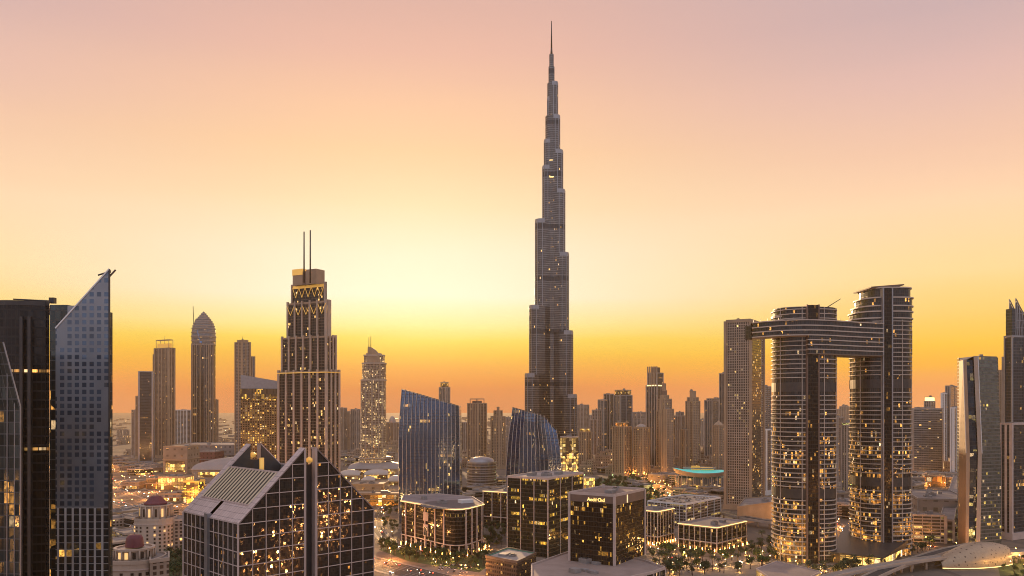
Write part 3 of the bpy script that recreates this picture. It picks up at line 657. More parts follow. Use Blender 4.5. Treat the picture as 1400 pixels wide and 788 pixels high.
# ---------------- glass block with the split gable
def gable_block():
    D = 262.0; th = R(44.5); poly, wl, wr = quad_plan(251, 326, 511, D, th); ze = Z(716, D); za = ze + 22.6
    t = root_at('gabled_glass_block', 'dark gridded glass block with split pointed gables and ribbed roof', 'office block', poly)
    N, Rr, B, L = [Vector(p) for p in poly]; u = (Rr - N).normalized(); v = (L - N).normalized(); W_, Dp = (Rr - N).length, (L - N).length
    Q = lambda a, b, z: (*(N + u * a + v * b), z)
    mid = W_ * .5; s0, s1 = mid - 2.2, mid + 2.2; sl = (za - ze) / (mid - 3.2)
    def gtop(a): return ze + sl * min(a, W_ - a)
    zc = 0
    # front and back walls, in halves, the slot between them dark and set back
    for b0, nm in ((0, 'front_wall'), (Dp, 'back_wall')):
        for a0, a1 in ((0, s0), (s1, W_)):
            q = [Q(a0, b0, 0), Q(a1, b0, 0), Q(a1, b0, gtop(a1)), Q(a0, b0, gtop(a0))]; uu = [(a0, 0), (a1, 0), (a1, gtop(a1)), (a0, gtop(a0))]
            if b0: q = q[::-1]; uu = uu[::-1]
            m = MB(); m.face(q, uu); m.build(nm, F_DUS, t)
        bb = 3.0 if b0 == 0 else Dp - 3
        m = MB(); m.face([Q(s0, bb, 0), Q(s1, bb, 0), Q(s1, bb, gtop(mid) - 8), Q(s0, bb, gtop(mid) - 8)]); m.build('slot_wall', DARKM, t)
        for a in (s0, s1): m = MB(); m.face([Q(a, min(b0, bb), 0), Q(a, max(b0, bb), 0), Q(a, max(b0, bb), gtop(s0)), Q(a, min(b0, bb), gtop(s0))]); m.build('slot_cheek', PINKST, t)
    for a0, nm in ((0, 'side_wall'), (W_, 'side_wall')):
        m = MB(); q = [Q(a0, 0, 0), Q(a0, Dp, 0), Q(a0, Dp, ze), Q(a0, 0, ze)]; uu = [(0, 0), (Dp, 0), (Dp, ze), (0, ze)]
        m.face(q if a0 else q[::-1], uu if a0 else uu[::-1]); m.build(nm, F_DUS, t)
    # grid bars stand proud of the glass
    nx = 10; r = .19
    for a0, a1, n in ((0, s0, 5), (s1, W_, 5)):
        for k in range(n + 1):
            a = a0 + (a1 - a0) * k / n; rr = .45 if (a0 == 0 and k == n) or (a0 and k == 0) else r
            MB().bar(Q(a, -.12, 0), Q(a, -.12, gtop(a) - .1), rr, 4).build('mullion', PINKST, t)
    fl = 4.6
    for k in range(0, 60):
        z = ze - .2 - fl * (k - 5)
        if z < 62: break
        if z < gtop(s0) - .5:
            lo = max(0.0, (z - ze) / sl) if z > ze else 0.0
            if lo < s0:
                MB().bar(Q(lo, -.12, z), Q(s0, -.12, z), r, 4).build('transom', PINKST, t); MB().bar(Q(s1, -.12, z), Q(W_ - lo, -.12, z), r, 4).build('transom', PINKST, t)
        if z <= ze: MB().bar(Q(-.12, 0, z), Q(-.12, Dp, z), r, 4).build('transom', PINKST, t)
    for k in range(13):
        b = Dp * k / 12
        if k == 6: continue
        MB().bar(Q(-.12, b, 0), Q(-.12, b, ze), r if k % 12 else .36, 4).build('mullion', PINKST, t)
    MB().box(Q(-.2, Dp * .52, ze / 2 + .6), (1.6, 2.4, ze + 1.2), th).build('side_slot', GREYM, t)
    # stone raking copings along all four gable edges
    cw = 3.4
    def rake(b0, b1, right):
        A = [(0, ze)] + [(s0, gtop(s0))]
        f = (lambda a: W_ - a) if right else (lambda a: a)
        m = MB(); P0, P1 = A; e = .5
        for (bb0, bb1) in ((b0, b1),):
            c = [Q(f(P0[0] - (0 if 1 else 0)), bb0, P0[1] - .3), Q(f(P1[0]), bb0, P1[1] - .3), Q(f(P1[0]), bb1, P1[1] - .3), Q(f(P0[0]), bb1, P0[1] - .3)]
            d = [(p[0], p[1], p[2] + e) for p in c]
            m.face(d); m.face(c[::-1])
            for i in range(4): j = (i + 1) % 4; m.face([c[i], c[j], d[j], d[i]])
        m.build('gable_coping', TILE, t)
    for right in (0, 1):
        rake(-.3, cw, right); rake(Dp - cw, Dp + .3, right)
    # roof slope between the gables: stone eaves, ribbed bay, then a terrace well
    for right in (0, 1):
        f = (lambda a: W_ - a) if right else (lambda a: a)
        ev = 5.2
        for b0, b1 in ((cw + .05, Dp * .52 - 1.2), (Dp * .52 + 1.2, Dp - cw - .05)):
            c = [Q(f(0), b0, ze), Q(f(ev), b0, gtop(ev)), Q(f(ev), b1, gtop(ev)), Q(f(0), b1, ze)]; m = MB(); m.face(c); d = [(p[0], p[1], p[2] - .5) for p in c]; m.face([c[0], c[3], d[3], d[0]]); m.build('eaves_slope', TILE, t)
        c = [Q(f(ev), cw + .3, gtop(ev)), Q(f(15.8), cw + .3, gtop(15.8)), Q(f(15.8), Dp - cw - .3, gtop(15.8)), Q(f(ev), Dp - cw - .3, gtop(ev))]
        m = MB(); m.face(c); rb = m.build('ribbed_roof', RIBB, t)
        n = 15; m = MB()
        for k in range(n + 1):
            b = cw + .6 + (Dp - 2 * cw - 1.2) * k / n; m = MB(); m.bar(Q(f(ev), b, gtop(ev) + .12), Q(f(15.8), b, gtop(15.8) + .12), .36, 4); m.build('roof_rib', RIBB2, rb)
        MB().bar(Q(f(15.8), cw, gtop(15.8) + .2), Q(f(15.8), Dp - cw, gtop(15.8) + .2), .45, 4).build('ridge_coping', TILE, t)
        MB().bar(Q(f(ev), cw, gtop(ev) + .15), Q(f(ev), Dp - cw, gtop(ev) + .15), .35, 4).build('gutter', TILE, t)
        m = MB(); m.face([Q(f(15.8), cw, gtop(15.8)), Q(f(17.2), cw, ze + 9), Q(f(17.2), Dp - cw, ze + 9), Q(f(15.8), Dp - cw, gtop(15.8))]); m.build('well_wall', GREYM, t)
    m = MB(); m.face([Q(14, cw, ze + 9), Q(W_ - 14, cw, ze + 9), Q(W_ - 14, Dp - cw, ze + 9), Q(14, Dp - cw, ze + 9)]); m.build('terrace_floor', ROOF, t)
    for b0 in (cw, Dp - cw):
        for a0, a1 in ((14, s0), (s1, W_ - 14)):
            m = MB(); m.face([Q(a0, b0, ze + 9), Q(a1, b0, ze + 9), Q(a1, b0, gtop(a1) - .3), Q(a0, b0, gtop(a0) - .3)]); m.build('gable_back', DARKM, t)
    for b0 in (.8, Dp - .8): MB().lathe([(.3, gtop(s0) - 5.2), (1.1, gtop(s0) - 4.8), (1.2, gtop(s0) - 3.8), (.5, gtop(s0) - 3.2), (.1, gtop(s0) - 3)], *(N + u * mid + v * b0), 12).build('gold_lantern', GOLD, t)
    MB().bar(Q(mid, Dp - 8, ze + 9), Q(mid, Dp - 8, gtop(s0) - 5), .9, 10).build('lit_column', GOLD, t)
def tile_mat():
    m = bpy.data.materials.new('pinkish_roof_tile'); m.use_nodes = True; t = NT(m.node_tree); b = m.node_tree.nodes['Principled BSDF']
    br = t.n('ShaderNodeTexBrick'); o = t.n('ShaderNodeTexCoord'); t.put(br.inputs['Vector'], o.outputs['Object']); br.offset = 0
    for k, v in (('Color1', (.62, .49, .45)), ('Color2', (.54, .42, .38)), ('Mortar', (.24, .19, .18))): t.put(br.inputs[k], v)
    for k, v in (('Scale', 1.0), ('Mortar Size', .06), ('Brick Width', 1.7), ('Row Height', 1.7)): br.inputs[k].default_value = v
    mp = t.n('ShaderNodeMapping'); mp.inputs['Rotation'].default_value = (0, 0, -R(44.5)); t.put(mp.inputs['Vector'], o.outputs['Object']); t.put(br.inputs['Vector'], mp.outputs[0])
    t.put(b.inputs['Base Color'], br.outputs[0]); b.inputs['Roughness'].default_value = .55; return m
TILE = tile_mat(); RIBB = mat('ribbed_metal_roof', (.10, .08, .06), .6, .2, noise=.2); RIBB2 = mat('roof_rib_metal', (.62, .49, .33), .5, .2)
gable_block()
# ================================================================== joined twin towers
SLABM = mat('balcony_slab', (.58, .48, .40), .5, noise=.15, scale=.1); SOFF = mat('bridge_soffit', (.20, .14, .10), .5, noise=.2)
def joined_towers():
    D1, D2 = 792.0, 826.0; k1, k2 = D1 / F, D2 / F
    t = thing('joined_tower', 'two rounded balcony towers joined near the top by a curved sky bridge', 'skyscraper', (X(1150, 800), 800, 0))
    cols = []
    E1 = ellipse(X(1098.5, D1), D1, 40.0 * k1, 26, 44, 0, p=2.5); E2 = ellipse(X(1203, D2), D2, 36.5 * k2, 26, 44, 0, p=2.6)
    zb_l, zb_r, zbt = Z(461, 785), Z(486, 785), Z(441, 785)
    for ci, (E_, D, ztop, slot, mech) in enumerate(((E1, D1, Z(424, D1), (1104.5, 1119), (66, 168)), (E2, D2, Z(441, D2), (1208.5, 1219.5), (74, 172)))):
        FOOT.append(E_)
        MB().prism(E_, 0, ztop, cap=False, cum=True).build('shaft_wall', F_SKY, t)
        rt = MB(); rt.face([(*p, ztop + .02) for p in E_]); rt.build('roof', ROOF, t)
        out, inn = inset(E_, -1.15), inset(E_, .3)
        z = 7.0; n = 0
        while z < ztop + .5 and n < 60:
            if not any(m_ - 5 < z < m_ + 5 for m_ in mech):
                MB().ring(out, inn, z, z + .75).build('balcony', SLABM, t); n += 1
            z += 4.35 if ci == 0 else 4.45
        for m_ in mech: MB().ring(inset(E_, -.4), inn, m_ - 4.5, m_ + 4.5).build('plant_floor', DARKM, t)
        # dark core strip standing proud of the balconies
        yf = min(p[1] for p in E_) - 2.2; xa, xb = X(slot[0], yf), X(slot[1], yf); zt_ = Z(422, D1) if ci == 0 else Z(400, D2)
        MB().prism([(xa, yf), (xb, yf), (xb, yf + 12), (xa, yf + 12)], 0, zt_, cap=True).build('core_strip', F_SKYD, t)
        for x in (xa - .5, xb + .5): MB().box((x, yf + 3, zt_ / 2), (1.3, 6.4, zt_ + .8)).build('core_fin', GREYM if ci else BROWN, t)
        for q in (3, 9, 13, 19): p = inset(E_, -.5)[len(E_) // 2 + q]; MB().bar((*p, 0), (*p, ztop), .4, 4).build('balcony_post', SLABM, t)
    # the bridge, curved in plan
    FR = [(1029.5, 790), (1040, 782), (1052, 775), (1072, 766), (1100, 761), (1128, 765), (1152, 775), (1178, 786), (1207, 795)]
    fr = [(X(x, d), d) for x, d in FR]; sp = smooth_line(fr, 5); fr = [(p.x, p.y) for p in sp]
    bk = [(x, y + 30) for x, y in fr[:0:-1]] + [(fr[0][0] * (fr[0][1] + 30) / fr[0][1], fr[0][1] + 30)]; plan = fr + bk
    cut = [p for p in fr if p[0] > X(1092, 780)]; planr = cut + [(x, y + 30) for x, y in cut[::-1]]
    MB().prism(plan, zb_l, zbt, cap=False, cum=True).build('bridge_wall', F_SKY, t)
    MB().prism(planr, zb_r, zb_l - .01, cap=False, cum=True).build('bridge_wall', F_SKY, t)
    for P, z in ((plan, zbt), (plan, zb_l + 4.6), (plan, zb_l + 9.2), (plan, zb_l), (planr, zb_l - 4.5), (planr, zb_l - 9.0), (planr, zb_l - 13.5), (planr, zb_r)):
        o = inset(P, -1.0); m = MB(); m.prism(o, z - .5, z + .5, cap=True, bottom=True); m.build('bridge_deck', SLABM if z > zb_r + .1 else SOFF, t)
    for q in range(2, 34, 4): p = fr[q % len(fr)]; MB().bar((p[0], p[1] + 6, zbt), (p[0], p[1] + 6, zbt + 3.2), .25, 4).build('deck_post', GREYM, t)
    # stepped roofs
    for xl, xr, y0, y1 in ((1059, 1136, 441, 435), (1062, 1128, 435, 424)):
        E_ = ellipse(X((xl + xr) / 2, D1), D1, (xr - xl) / 2 * k1, 20, 32, p=2.6); MB().prism(E_, Z(y0, D1), Z(y1, D1), cap=False, cum=True).build('rooftop_storey', F_SKY, t)
        MB().prism(inset(E_, -2), Z(y1, D1) - .6, Z(y1, D1) + .8, cap=True, bottom=True).build('roof_canopy', SLABM, t)
    MB().box((X(1126, D1), D1, Z(428, D1)), (7, 12, 9)).build('lift_house', BROWN, t)
    MB().bar((X(1124, D1), D1 - 4, Z(424, D1)), (X(1147, D1), D1 - 4, Z(409.5, D1)), .55, 5, .3).build('crane_jib', DARKM, t)
    st = ((1161, 443, 438.5), (1166, 438.5, 429.5), (1170, 429.5, 422), (1174, 422, 411), (1181, 411, 398))
    for xl, y0, y1 in st:
        xr = 1240 if y1 > 400 else 1237; E_ = ellipse(X((xl + xr) / 2, D2), D2, (xr - xl) / 2 * k2, 25, 36, p=3.0)
        MB().prism(E_, Z(y0, D2), Z(y1, D2), cap=False, cum=True).build('stepped_storey', F_SKY, t)
        MB().prism(inset(E_, -1.3), Z(y1, D2) - .6, Z(y1, D2) + .6, cap=True, bottom=True).build('terrace', SLABM, t)
    for z in [Z(441, D2) + 4.4 * q for q in range(1, 7)]:
        pass
    m = MB(); c = [(X(1178, D2), D2 - 22, Z(398, D2)), (X(1222, D2), D2 - 22, Z(394.5, D2)), (X(1222, D2), D2 + 20, Z(394.5, D2)), (X(1178, D2), D2 + 20, Z(398, D2))]
    m.face(c); d = [(p[0], p[1], p[2] + 1.2) for p in c]; m.face(d)
    for i in range(4): m.face([c[i], c[(i + 1) % 4], d[(i + 1) % 4], d[i]])
    m.build('roof_canopy', BROWN, t)
    MB().box((X(1240.5, D2), D2 - 5, Z(470, D2)), (1.8, 7, 24)).build('cleaning_hoist', DARKM, t)
    # podium with its sloping dark roof
    P = gp((1140, 770), (1204, 776), (1240, 758), (1160, 742)); FOOT.append(P); zt_ = 9
    MB().prism(P, 0, zt_, cap=False).build('podium', SHOP, t); m = MB(); m.prism(inset(P, -3), zt_, zt_ + .8, cap=True, bottom=True, ztops=[zt_ + 2, zt_ + .8, zt_ + 7, zt_ + 12]); m.build('podium_roof', DARKM, t)
joined_towers()
tG, PG = tower('balcony_grid_tower', 'tall beige gridded tower touching the left tip of the sky bridge', 992, 1043.5, 439, 1150, F_BEIT, TAN, cf=.66, th=58, tiers=(), pl=0, pr=0, pw=3.2, crown=('band', 436.5, GREYM), seed=4)
n_, r_ = Vector(PG[0]), Vector(PG[1]); o = (Vector(PG[0]) - Vector(PG[3])).normalized() * .5; a, b = n_.lerp(r_, .12), n_.lerp(r_, .80)
MB().prism([tuple(a + o), tuple(b + o), tuple(b - o), tuple(a - o)], 8, Z(446, 1150), cap=True).build('glazed_bay', facade('glazed_bay_wall', (.02, .018, .016), (.10, .075, .06), 3, 3.7, .2, .2, lit=.14, es=1.6, metal=.35), tG)
# ================================================================== bent blade tower, right
def blade_tower():
    D = 846.0; t = thing('bent_blade_tower', 'kinked beige and green glass tower with dark slot, right of the twin towers', 'tower', (X(1340, D), D + 15, 0))
    zs = [0, Z(620, D), Z(487, D)]
    px = [[1309.5, 1311, 1311], [1320, 1321, 1317], [1324.5, 1326, 1321.5], [1334, 1337, 1331], [1340, 1342.5, 1337], [1369, 1368.5, 1362.5]]
    dd = [26, 4, 0, -1, -2, 8]
    pt = lambda i, k, lift=0: (X(px[i][k], D + dd[i]), D + dd[i], zs[k] + lift)
    for i, (nm, m_) in enumerate((('beige_wall', F_BEIT2), ('edge_pier', BEIGE), ('dark_slot', F_BLU2), ('edge_pier', BEIGE), ('glass_wall', F_GRN))):
        m = MB(); li = -4.0 if i < 3 else 0
        for k in range(2):
            q = [pt(i, k), pt(i + 1, k), pt(i + 1, k + 1, li if k else 0), pt(i, k + 1, li if k else 0)]
            if nm == 'dark_slot': q = [(x, y + 1.5, z) for x, y, z in q]
            L = (Vector(q[1]) - Vector(q[0])).length; m.face(q, [(0, q[0][2]), (L, q[1][2]), (L, q[2][2]), (0, q[3][2])])
        m.build(nm, m_, t)
    b0 = [(X(1313, D + 34), D + 40, z) for z in zs]; b1 = [(X(1366, D + 34), D + 36, z) for z in zs]
    for A, B in (([pt(5, k) for k in range(3)], b1), (b1, b0), (b0, [pt(0, k) for k in range(3)])):
        m = MB()
        for k in range(2): m.face([A[k], B[k], B[k + 1], A[k + 1]], [(0, A[k][2]), (34, A[k][2]), (34, A[k + 1][2]), (0, A[k + 1][2])])
        m.build('rear_wall', F_GRN, t)
    m = MB(); m.face([pt(i, 2, -.4 if i > 2 else -4) for i in range(6)] + [b1[2], b0[2]]); m.build('roof', ROOF, t)
    MB().box((X(1344, D + 12), D + 16, zs[2] + 1.2), (3, 3, 3)).build('roof_plant', PLANT, t)
    for i in (1, 4): MB().bar(pt(i, 1), pt(i, 2, -4 if i < 3 else 0), .5, 4).build('edge_trim', WHITE, t)
    FOOT.append([(X(1309, D), D), (X(1370, D), D), (X(1370, D), D + 40), (X(1309, D), D + 40)])
F_BEIT2 = facade('plain_beige_wall', (.10, .07, .05), (.30, .20, .13), 7, 7.4, .88, .6, lit=.02, metal=.2, rough=.3); F_BLU2 = facade('slot_glazing', (.03, .05, .075), (.03, .04, .05), 4, 4, .05, .12, lit=.06, rows=.05, es=1.6, litc=(1, .72, .2), metal=.6, low=.1)
blade_tower()
# ================================================================== low and mid rise offices in front
def edge_lights(t, poly, z, skip=()):
    n = len(poly)
    for i in range(n):
        if i in skip: continue
        a, b = Vector(poly[i]), Vector(poly[(i + 1) % n]); L = (b - a).length
        if L < 3: continue
        MB().bar((*a, z), (*b, z), .28, 4).build('cornice_light', STRIP, t)
def office(name, label, xl, xc, xr, ytop, D, th, fm, trim, z0=0.0, nl=2, nr=1, pw=1.0, ledge=None, lights=False, plant=3, sub=None, seed=0, cat='office building', roofm=None, dp=.7):
    poly, wl, wr = quad_plan(xl, xc, xr, D, R(th)); zt = Z(ytop, D); t = root_at(name, label, cat, poly, z0)
    MB().prism(poly, z0, zt, cap=False).build('wall', fm, t)
    piers_on(t, poly, z0, zt + .2, trim, nr, nl, pw, dp, True)
    roof_kit(t, poly, zt, trim, 1.2, plant, seed, roofm=roofm)
    if ledge: MB().ring(inset(poly, -1.1), inset(poly, .5), z0 + ledge, z0 + ledge + 1.0).build('ledge', trim, t)
    if lights: edge_lights(t, inset(poly, -.8), zt + .2)
    return t, poly, zt
tA, pA, zA = office('dark_office_block', 'dark glass office block with rows of lit floors and pale flat roof', 694, 749, 797, 655, 793, 59, F_OFA, PINKST, nl=2, nr=2, pw=.8, plant=4, seed=3, roofm=mat('pale_roof', (.38, .32, .29), .8, noise=.3, scale=.08))
tB, pB, zB = office('sign_topped_office', 'brown glass office cube with glowing sign, standing on a low podium', 779, 840, 881, 678, 650, 57, F_OFB, PINKST, z0=20.6, nl=0, nr=0, pw=1.5, plant=2, seed=8, roofm=mat('brown_roof', (.27, .19, .155), .8, noise=.25, scale=.1))
def sign_cube():
    n_, r_, b_, l_ = [Vector(p) for p in pB]; zt = zB
    o = (n_ - r_).normalized() * .25; o2 = (n_ - l_).normalized() * .25
    for a, b, oo, h in ((l_, n_, o, 6.6), (n_, r_, o2, 8.2)):
        m = MB(); P = [tuple(a + oo), tuple(b + oo), tuple(b), tuple(a)]; m.prism(P, zt - h, zt - .8, cap=True, bottom=True); m.build('top_band', BROWN, tB)
    for k in range(3):
        q = l_.lerp(b_, .3 + .2 * k); c = (n_ + b_) / 2
    MB().box((*b_.lerp((n_ + b_) / 2, .25), zt + 1.6), (2.2, 2.2, 3.2)).build('roof_plant', PINKST, tB)
    MB().box((*b_.lerp(r_, .45).lerp((n_ + b_) / 2, .2), zt + 1.0), (1.4, 1.4, 2)).build('roof_plant', PLANT, tB)
    d = (r_ - n_); p = n_.lerp(r_, .40) + o2 * 1.6; MB().box((*p, zt - 4.6), (1.5, .5, 6.6), math.atan2(d.y, d.x)).build('lit_panel', glow('cream_panel', (1, .66, .32), 1.0), tB)
    cu = bpy.data.curves.new('sign_text', 'FONT'); cu.body = 'Aedıl·Oıd'; cu.size = 4.1; cu.extrude = .15; cu.offset = .02; cu.align_x = 'CENTER'
    ob = bpy.data.objects.new('tmp', cu); col.objects.link(ob); dg = bpy.context.evaluated_depsgraph_get(); me = bpy.data.meshes.new_from_object(ob.evaluated_get(dg)); bpy.data.objects.remove(ob)
    so_ = bpy.data.objects.new('sign', me); col.objects.link(so_); me.materials.clear(); me.materials.append(glow('sign_gold', (1, .66, .18), 1.7)); so_.parent = tB
    d = (n_ - l_); p = l_.lerp(n_, .60) + o * 2.2; so_.location = Vector((p.x, p.y, zt - 5.6)) - Vector(tB.location); so_.rotation_euler = (R(90), 0, math.atan2(d.y, d.x))
sign_cube()
def poly_building(name, label, cat, P, z0, z1, fm, trim, roofm=None, lights=False, seed=0, plant=2, piers=0, ledge=None, cum=False, pw=1.0, h=1.2):
    a = sum(P[i][0] * P[(i + 1) % len(P)][1] - P[(i + 1) % len(P)][0] * P[i][1] for i in range(len(P)))
    if a < 0: P = P[::-1]
    t = root_at(name, label, cat, P, z0)
    MB().prism(P, z0, z1, cap=False, cum=cum).build('wall', fm, t); roof_kit(t, P, z1, trim, h, plant, seed, roofm=roofm, plant=plant > 0)
    if piers:
        for i in range(len(P)):
            a_, b_ = Vector(P[i]), Vector(P[(i + 1) % len(P)]); L = (b_ - a_).length; k = max(1, round(L / piers)); o = Vector(((b_ - a_).y, -(b_ - a_).x)).normalized() * .3
            yaw = math.atan2((b_ - a_).y, (b_ - a_).x)
            for j in range(k): p = a_.lerp(b_, j / k) + o; MB().box((p.x, p.y, (z0 + z1) / 2), (pw, .9, z1 - z0)).build('pilaster', trim, t) if False else MB().box((p.x, p.y, (z0 + z1) / 2), (pw, .9, z1 - z0), yaw).build('pilaster', trim, t)
    if ledge: MB().ring(inset(P, -1.0), inset(P, .4), z0 + ledge, z0 + ledge + .9).build('ledge', trim, t)
    if lights: edge_lights(t, inset(P, -.9), z1 + .1)
    return t, P
gz = lambda z, *a: [tuple(G(x, y, z)[:2]) for x, y in a]
PR = mat('pink_podium_roof', (.34, .26, .225), .8, noise=.2, scale=.08)
t, P = poly_building('podium_block', 'low podium with wavy pinkish roof under the sign topped office', 'podium', gz(20.5, (727, 773), (773, 757), (800, 748), (880, 767), (909, 777), (893, 783), (862, 790), (838, 800), (780, 806), (727, 792)), 0, 20.5, F_OFC, PINKST, roofm=PR, plant=5, piers=9, seed=2)
t, P = poly_building('brick_low_block', 'dark brick coloured low block with green edged flat roof at the bottom', 'office building', gz(21, (664, 761), (694, 750), (733, 757), (707, 769)), 0, 21, facade('brick_coloured_wall', (.06, .045, .04), (.13, .075, .05), 2.5, 3.6, .3, .45, lit=.06, es=1.5, metal=.3), BROWN, roofm=mat('pale_flat_roof', (.42, .36, .32), .8, noise=.2), plant=2, seed=12)
MB().ring(inset(P, .3), inset(P, 2.0), 21.06, 21.5).build('roof_edge', mat('green_edge', (.06, .22, .14), .6), t)
# round fronted low office, with piers and a lit cornice
zC = 47.5
PC = [(X(x, d), d) for x, d in ((549, 866), (575, 838), (602, 808), (612, 799), (622, 795), (632, 797), (641, 804), (661, 836), (646, 900), (600, 930), (552, 915))]
tC, PC = poly_building('round_front_office', 'low rounded office with dark banded glass and lit roof edge below the blue tower', 'office building', PC, 0, zC, F_OFC, PINKST, roofm=mat('mauve_roof', (.30, .245, .235), .85, noise=.25, scale=.05), lights=True, plant=2, piers=0, ledge=11.5, cum=False)
def c_details():
    fr = PC if PC[0][0] < PC[1][0] else PC[::-1]
    for a, b, n in ((0, 1, 2), (1, 2, 2), (2, 3, 1), (5, 6, 1), (6, 7, 3), (7, 8, 3)):
        for j in range(n):
            p = Vector(PC[a]).lerp(Vector(PC[b]), (j + .5) / n); o = (p - Vector(cen(PC))).normalized() * .5; MB().box((*(p + o), zC / 2), (1.5, 1.5, zC - .5), R(40)).build('pier', PINKST, tC)
    m = MB(); c = cen(PC); m.face([(*p, zC + .3) for p in ellipse(c[0] + 6, c[1] - 10, 30, 38, 30)]); m.build('dark_roof_disc', mat('dark_roof_sheet', (.13, .105, .10), .8), tC)
    MB().box((c[0] + 22, c[1] + 5, zC + 2), (14, 9, 3.4), R(30)).build('roof_plant', WHITE, tC)
    Q = inset(PC, -2.4)
    for i in range(0, 8):
        a, b = Vector(Q[i]), Vector(Q[(i + 1) % len(Q)]); L = (b - a).length
        for j in range(max(1, int(L / 9))):
            p = a.lerp(b, (j + .5) / max(1, int(L / 9))); MB().box((*p, 5.6), (1.1, 1.1, 11.2)).build('colonnade_post', PINKST, tC)
            q = p + (p - Vector(c)).normalized() * .75; MB().box((*q, 3.0), (.5, .5, 3.5)).build('wall_lamp', LAMPM, tC)
    a, b = Vector(PC[1]), Vector(PC[2]); yaw = math.atan2((b - a).y, (b - a).x); p = a.lerp(b, .3) + Vector((-.5, -.8))
    for z, h in ((22, 12), (36, 9)): MB().box((*p, z), (9, .8, h), yaw).build('entrance_bay', PINKST, tC)
    MB().box((*(p + Vector((-.2, -.5))), 21), (6.4, .8, 9), yaw).build('entrance_glazing', F_BLU2, tC)
c_details()
office('ribbed_low_office', 'low dark office with lit cornice between the round fronted office and dark block', 661, 697, 722, 674, 985, 60, F_OFC, PINKST, nl=2, nr=2, lights=True, ledge=12, seed=21, plant=2)
def ribbed(name, label, xl, xc, xr, yt, D, th, seed):
    t, P, zt = office(name, label, xl, xc, xr, yt, D, th, F_OFC, PINKST, nl=6, nr=5, pw=.8, lights=True, ledge=9, seed=seed, plant=2)
    n_, r_, b_, l_ = [Vector(p) for p in inset(P, -2.5)]
    for a, b in ((l_, n_), (n_, r_)):
        for j in range(7): p = a.lerp(b, (j + .5) / 7); MB().box((*p, 2.2), (.5, .5, 2.6)).build('wall_lamp', LAMPM, t)
    return t, P
ribbed('ribbed_low_office', 'narrow ribbed office with lit roof edge just right of the sign topped office', 868, 899, 921, 700, 862, 50, 31)
ribbed('ribbed_low_office', 'wide ribbed office with dark roof and lit cornice among garden lights', 928, 980, 1020, 722, 822, 47, 32)
tD, P, zt = office('deck_parking_block', 'white framed block with cars parked on its roof behind the ribbed offices', 886, 938, 985, 690, 985, 50, F_PARK, WHITE, nl=5, nr=4, pw=.7, lights=False, seed=33, plant=0)
DECK = (P, zt)
# ================================================================== domed beige blocks
WINM = mat('window_glass_dark', (.05, .04, .035), .15, .3); WINL = glow('window_lit', (1, .56, .18), .9, False)
def domed_block(label, cxp, D, r1, zA_, r2, zB_, rd, zD_, dome, wing=None, seed=0):
    rnd = random.Random(seed); cx = X(cxp, D); cy = D
    P = ellipse(cx, cy, r1, r1, 28, p=2.6); t = root_at('domed_block', label, 'apartment block', P)
    MB().prism(P, 0, zA_, cap=False, cum=True).build('wall', BEIGE, t); roof_kit(t, P, zA_, BEIGE, 1.4, 2, seed)
    P2 = ellipse(cx, cy, r2, r2, 20); MB().prism(P2, zA_, zB_, cap=True, cum=True).build('upper_drum', BEIGE, t)
    MB().ring(inset(P2, -1.2), inset(P2, .6), zB_ - .3, zB_ + .9).build('cornice', BEIGE, t)
    for k in range(14): a = 2 * math.pi * k / 14; MB().bar((cx + (r2 + .9) * math.cos(a), cy + (r2 + .9) * math.sin(a), zA_), (cx + (r2 + .9) * math.cos(a), cy + (r2 + .9) * math.sin(a), zB_ - .3), .55, 6).build('column', BEIGE, t)
    MB().ring(inset(P, -.6), inset(P, .5), zA_ - 4.6, zA_ - 4).build('string_course', PINKST, t)
    for k in range(7): a = math.pi * (1.1 + .8 * k / 6); MB().box((cx + (r2 + .2) * math.cos(a), cy + (r2 + .2) * math.sin(a), (zA_ + zB_) / 2), (1.8, .5, (zB_ - zA_) * .6), a + math.pi / 2).build('lit_window', WINL if rnd.random() < .45 else WINM, t)
    if dome == 'cone': MB().lathe([(rd, zB_ + .9), (rd, zB_ + 2.4), (rd * .8, zB_ + 4.2), (rd * .45, zD_), (.3, zD_ + .6)], cx, cy, 8, False).build('dome', REDROOF, t)
    else: MB().lathe([(rd, zB_ + .9), (rd * .9, zB_ + (zD_ - zB_) * .75), (rd * .72, zD_ - .4), (rd * .4, zD_), (.2, zD_ + .3)], cx, cy, 24).build('dome', REDROOF, t)
    n = 0
    for row in range(12):
        z = zA_ - 7 - row * 3.7
        if z < 8: break
        for k in range(11):
            a = math.pi * (1.06 + .88 * k / 10); ct, st = math.cos(a), math.sin(a)
            x = cx + r1 * math.copysign(abs(ct) ** (2 / 2.6), ct); y = cy + r1 * math.copysign(abs(st) ** (2 / 2.6), st); d = Vector((ct, st)) * .12
            if n < 98: MB().box((x + d.x, y + d.y, z), (1.7, .5, 1.9), a + math.pi / 2).build('window', WINL if rnd.random() < .06 else WINM, t); n += 1
    if wing:
        xa, xb, dd, zw = wing; Pw = [(X(xa, dd), dd), (X(xb, dd + 8), dd + 8), (X(xb, dd + 30), dd + 30), (X(xa, dd + 30), dd + 30)]
        MB().prism(Pw, 0, zw, cap=False).build('wing', F_RES, t); roof_kit(t, Pw, zw, BEIGE, 1.2, 1, seed); FOOT.append(Pw)
    return t
domed_block('beige domed block with pointed maroon cone roof, behind the nearer domed one', 213, 803, 18.5, 38, 14.3, 51, 11.5, 60, 'cone', (237, 264, 800, 36), 1)
domed_block('nearer beige block with bucket shaped maroon dome beside the grey sail tower', 184, 512, 17.5, 53, 11, 59.5, 5.6, 68, 'bucket', (205, 231, 498, 53.5), 2)
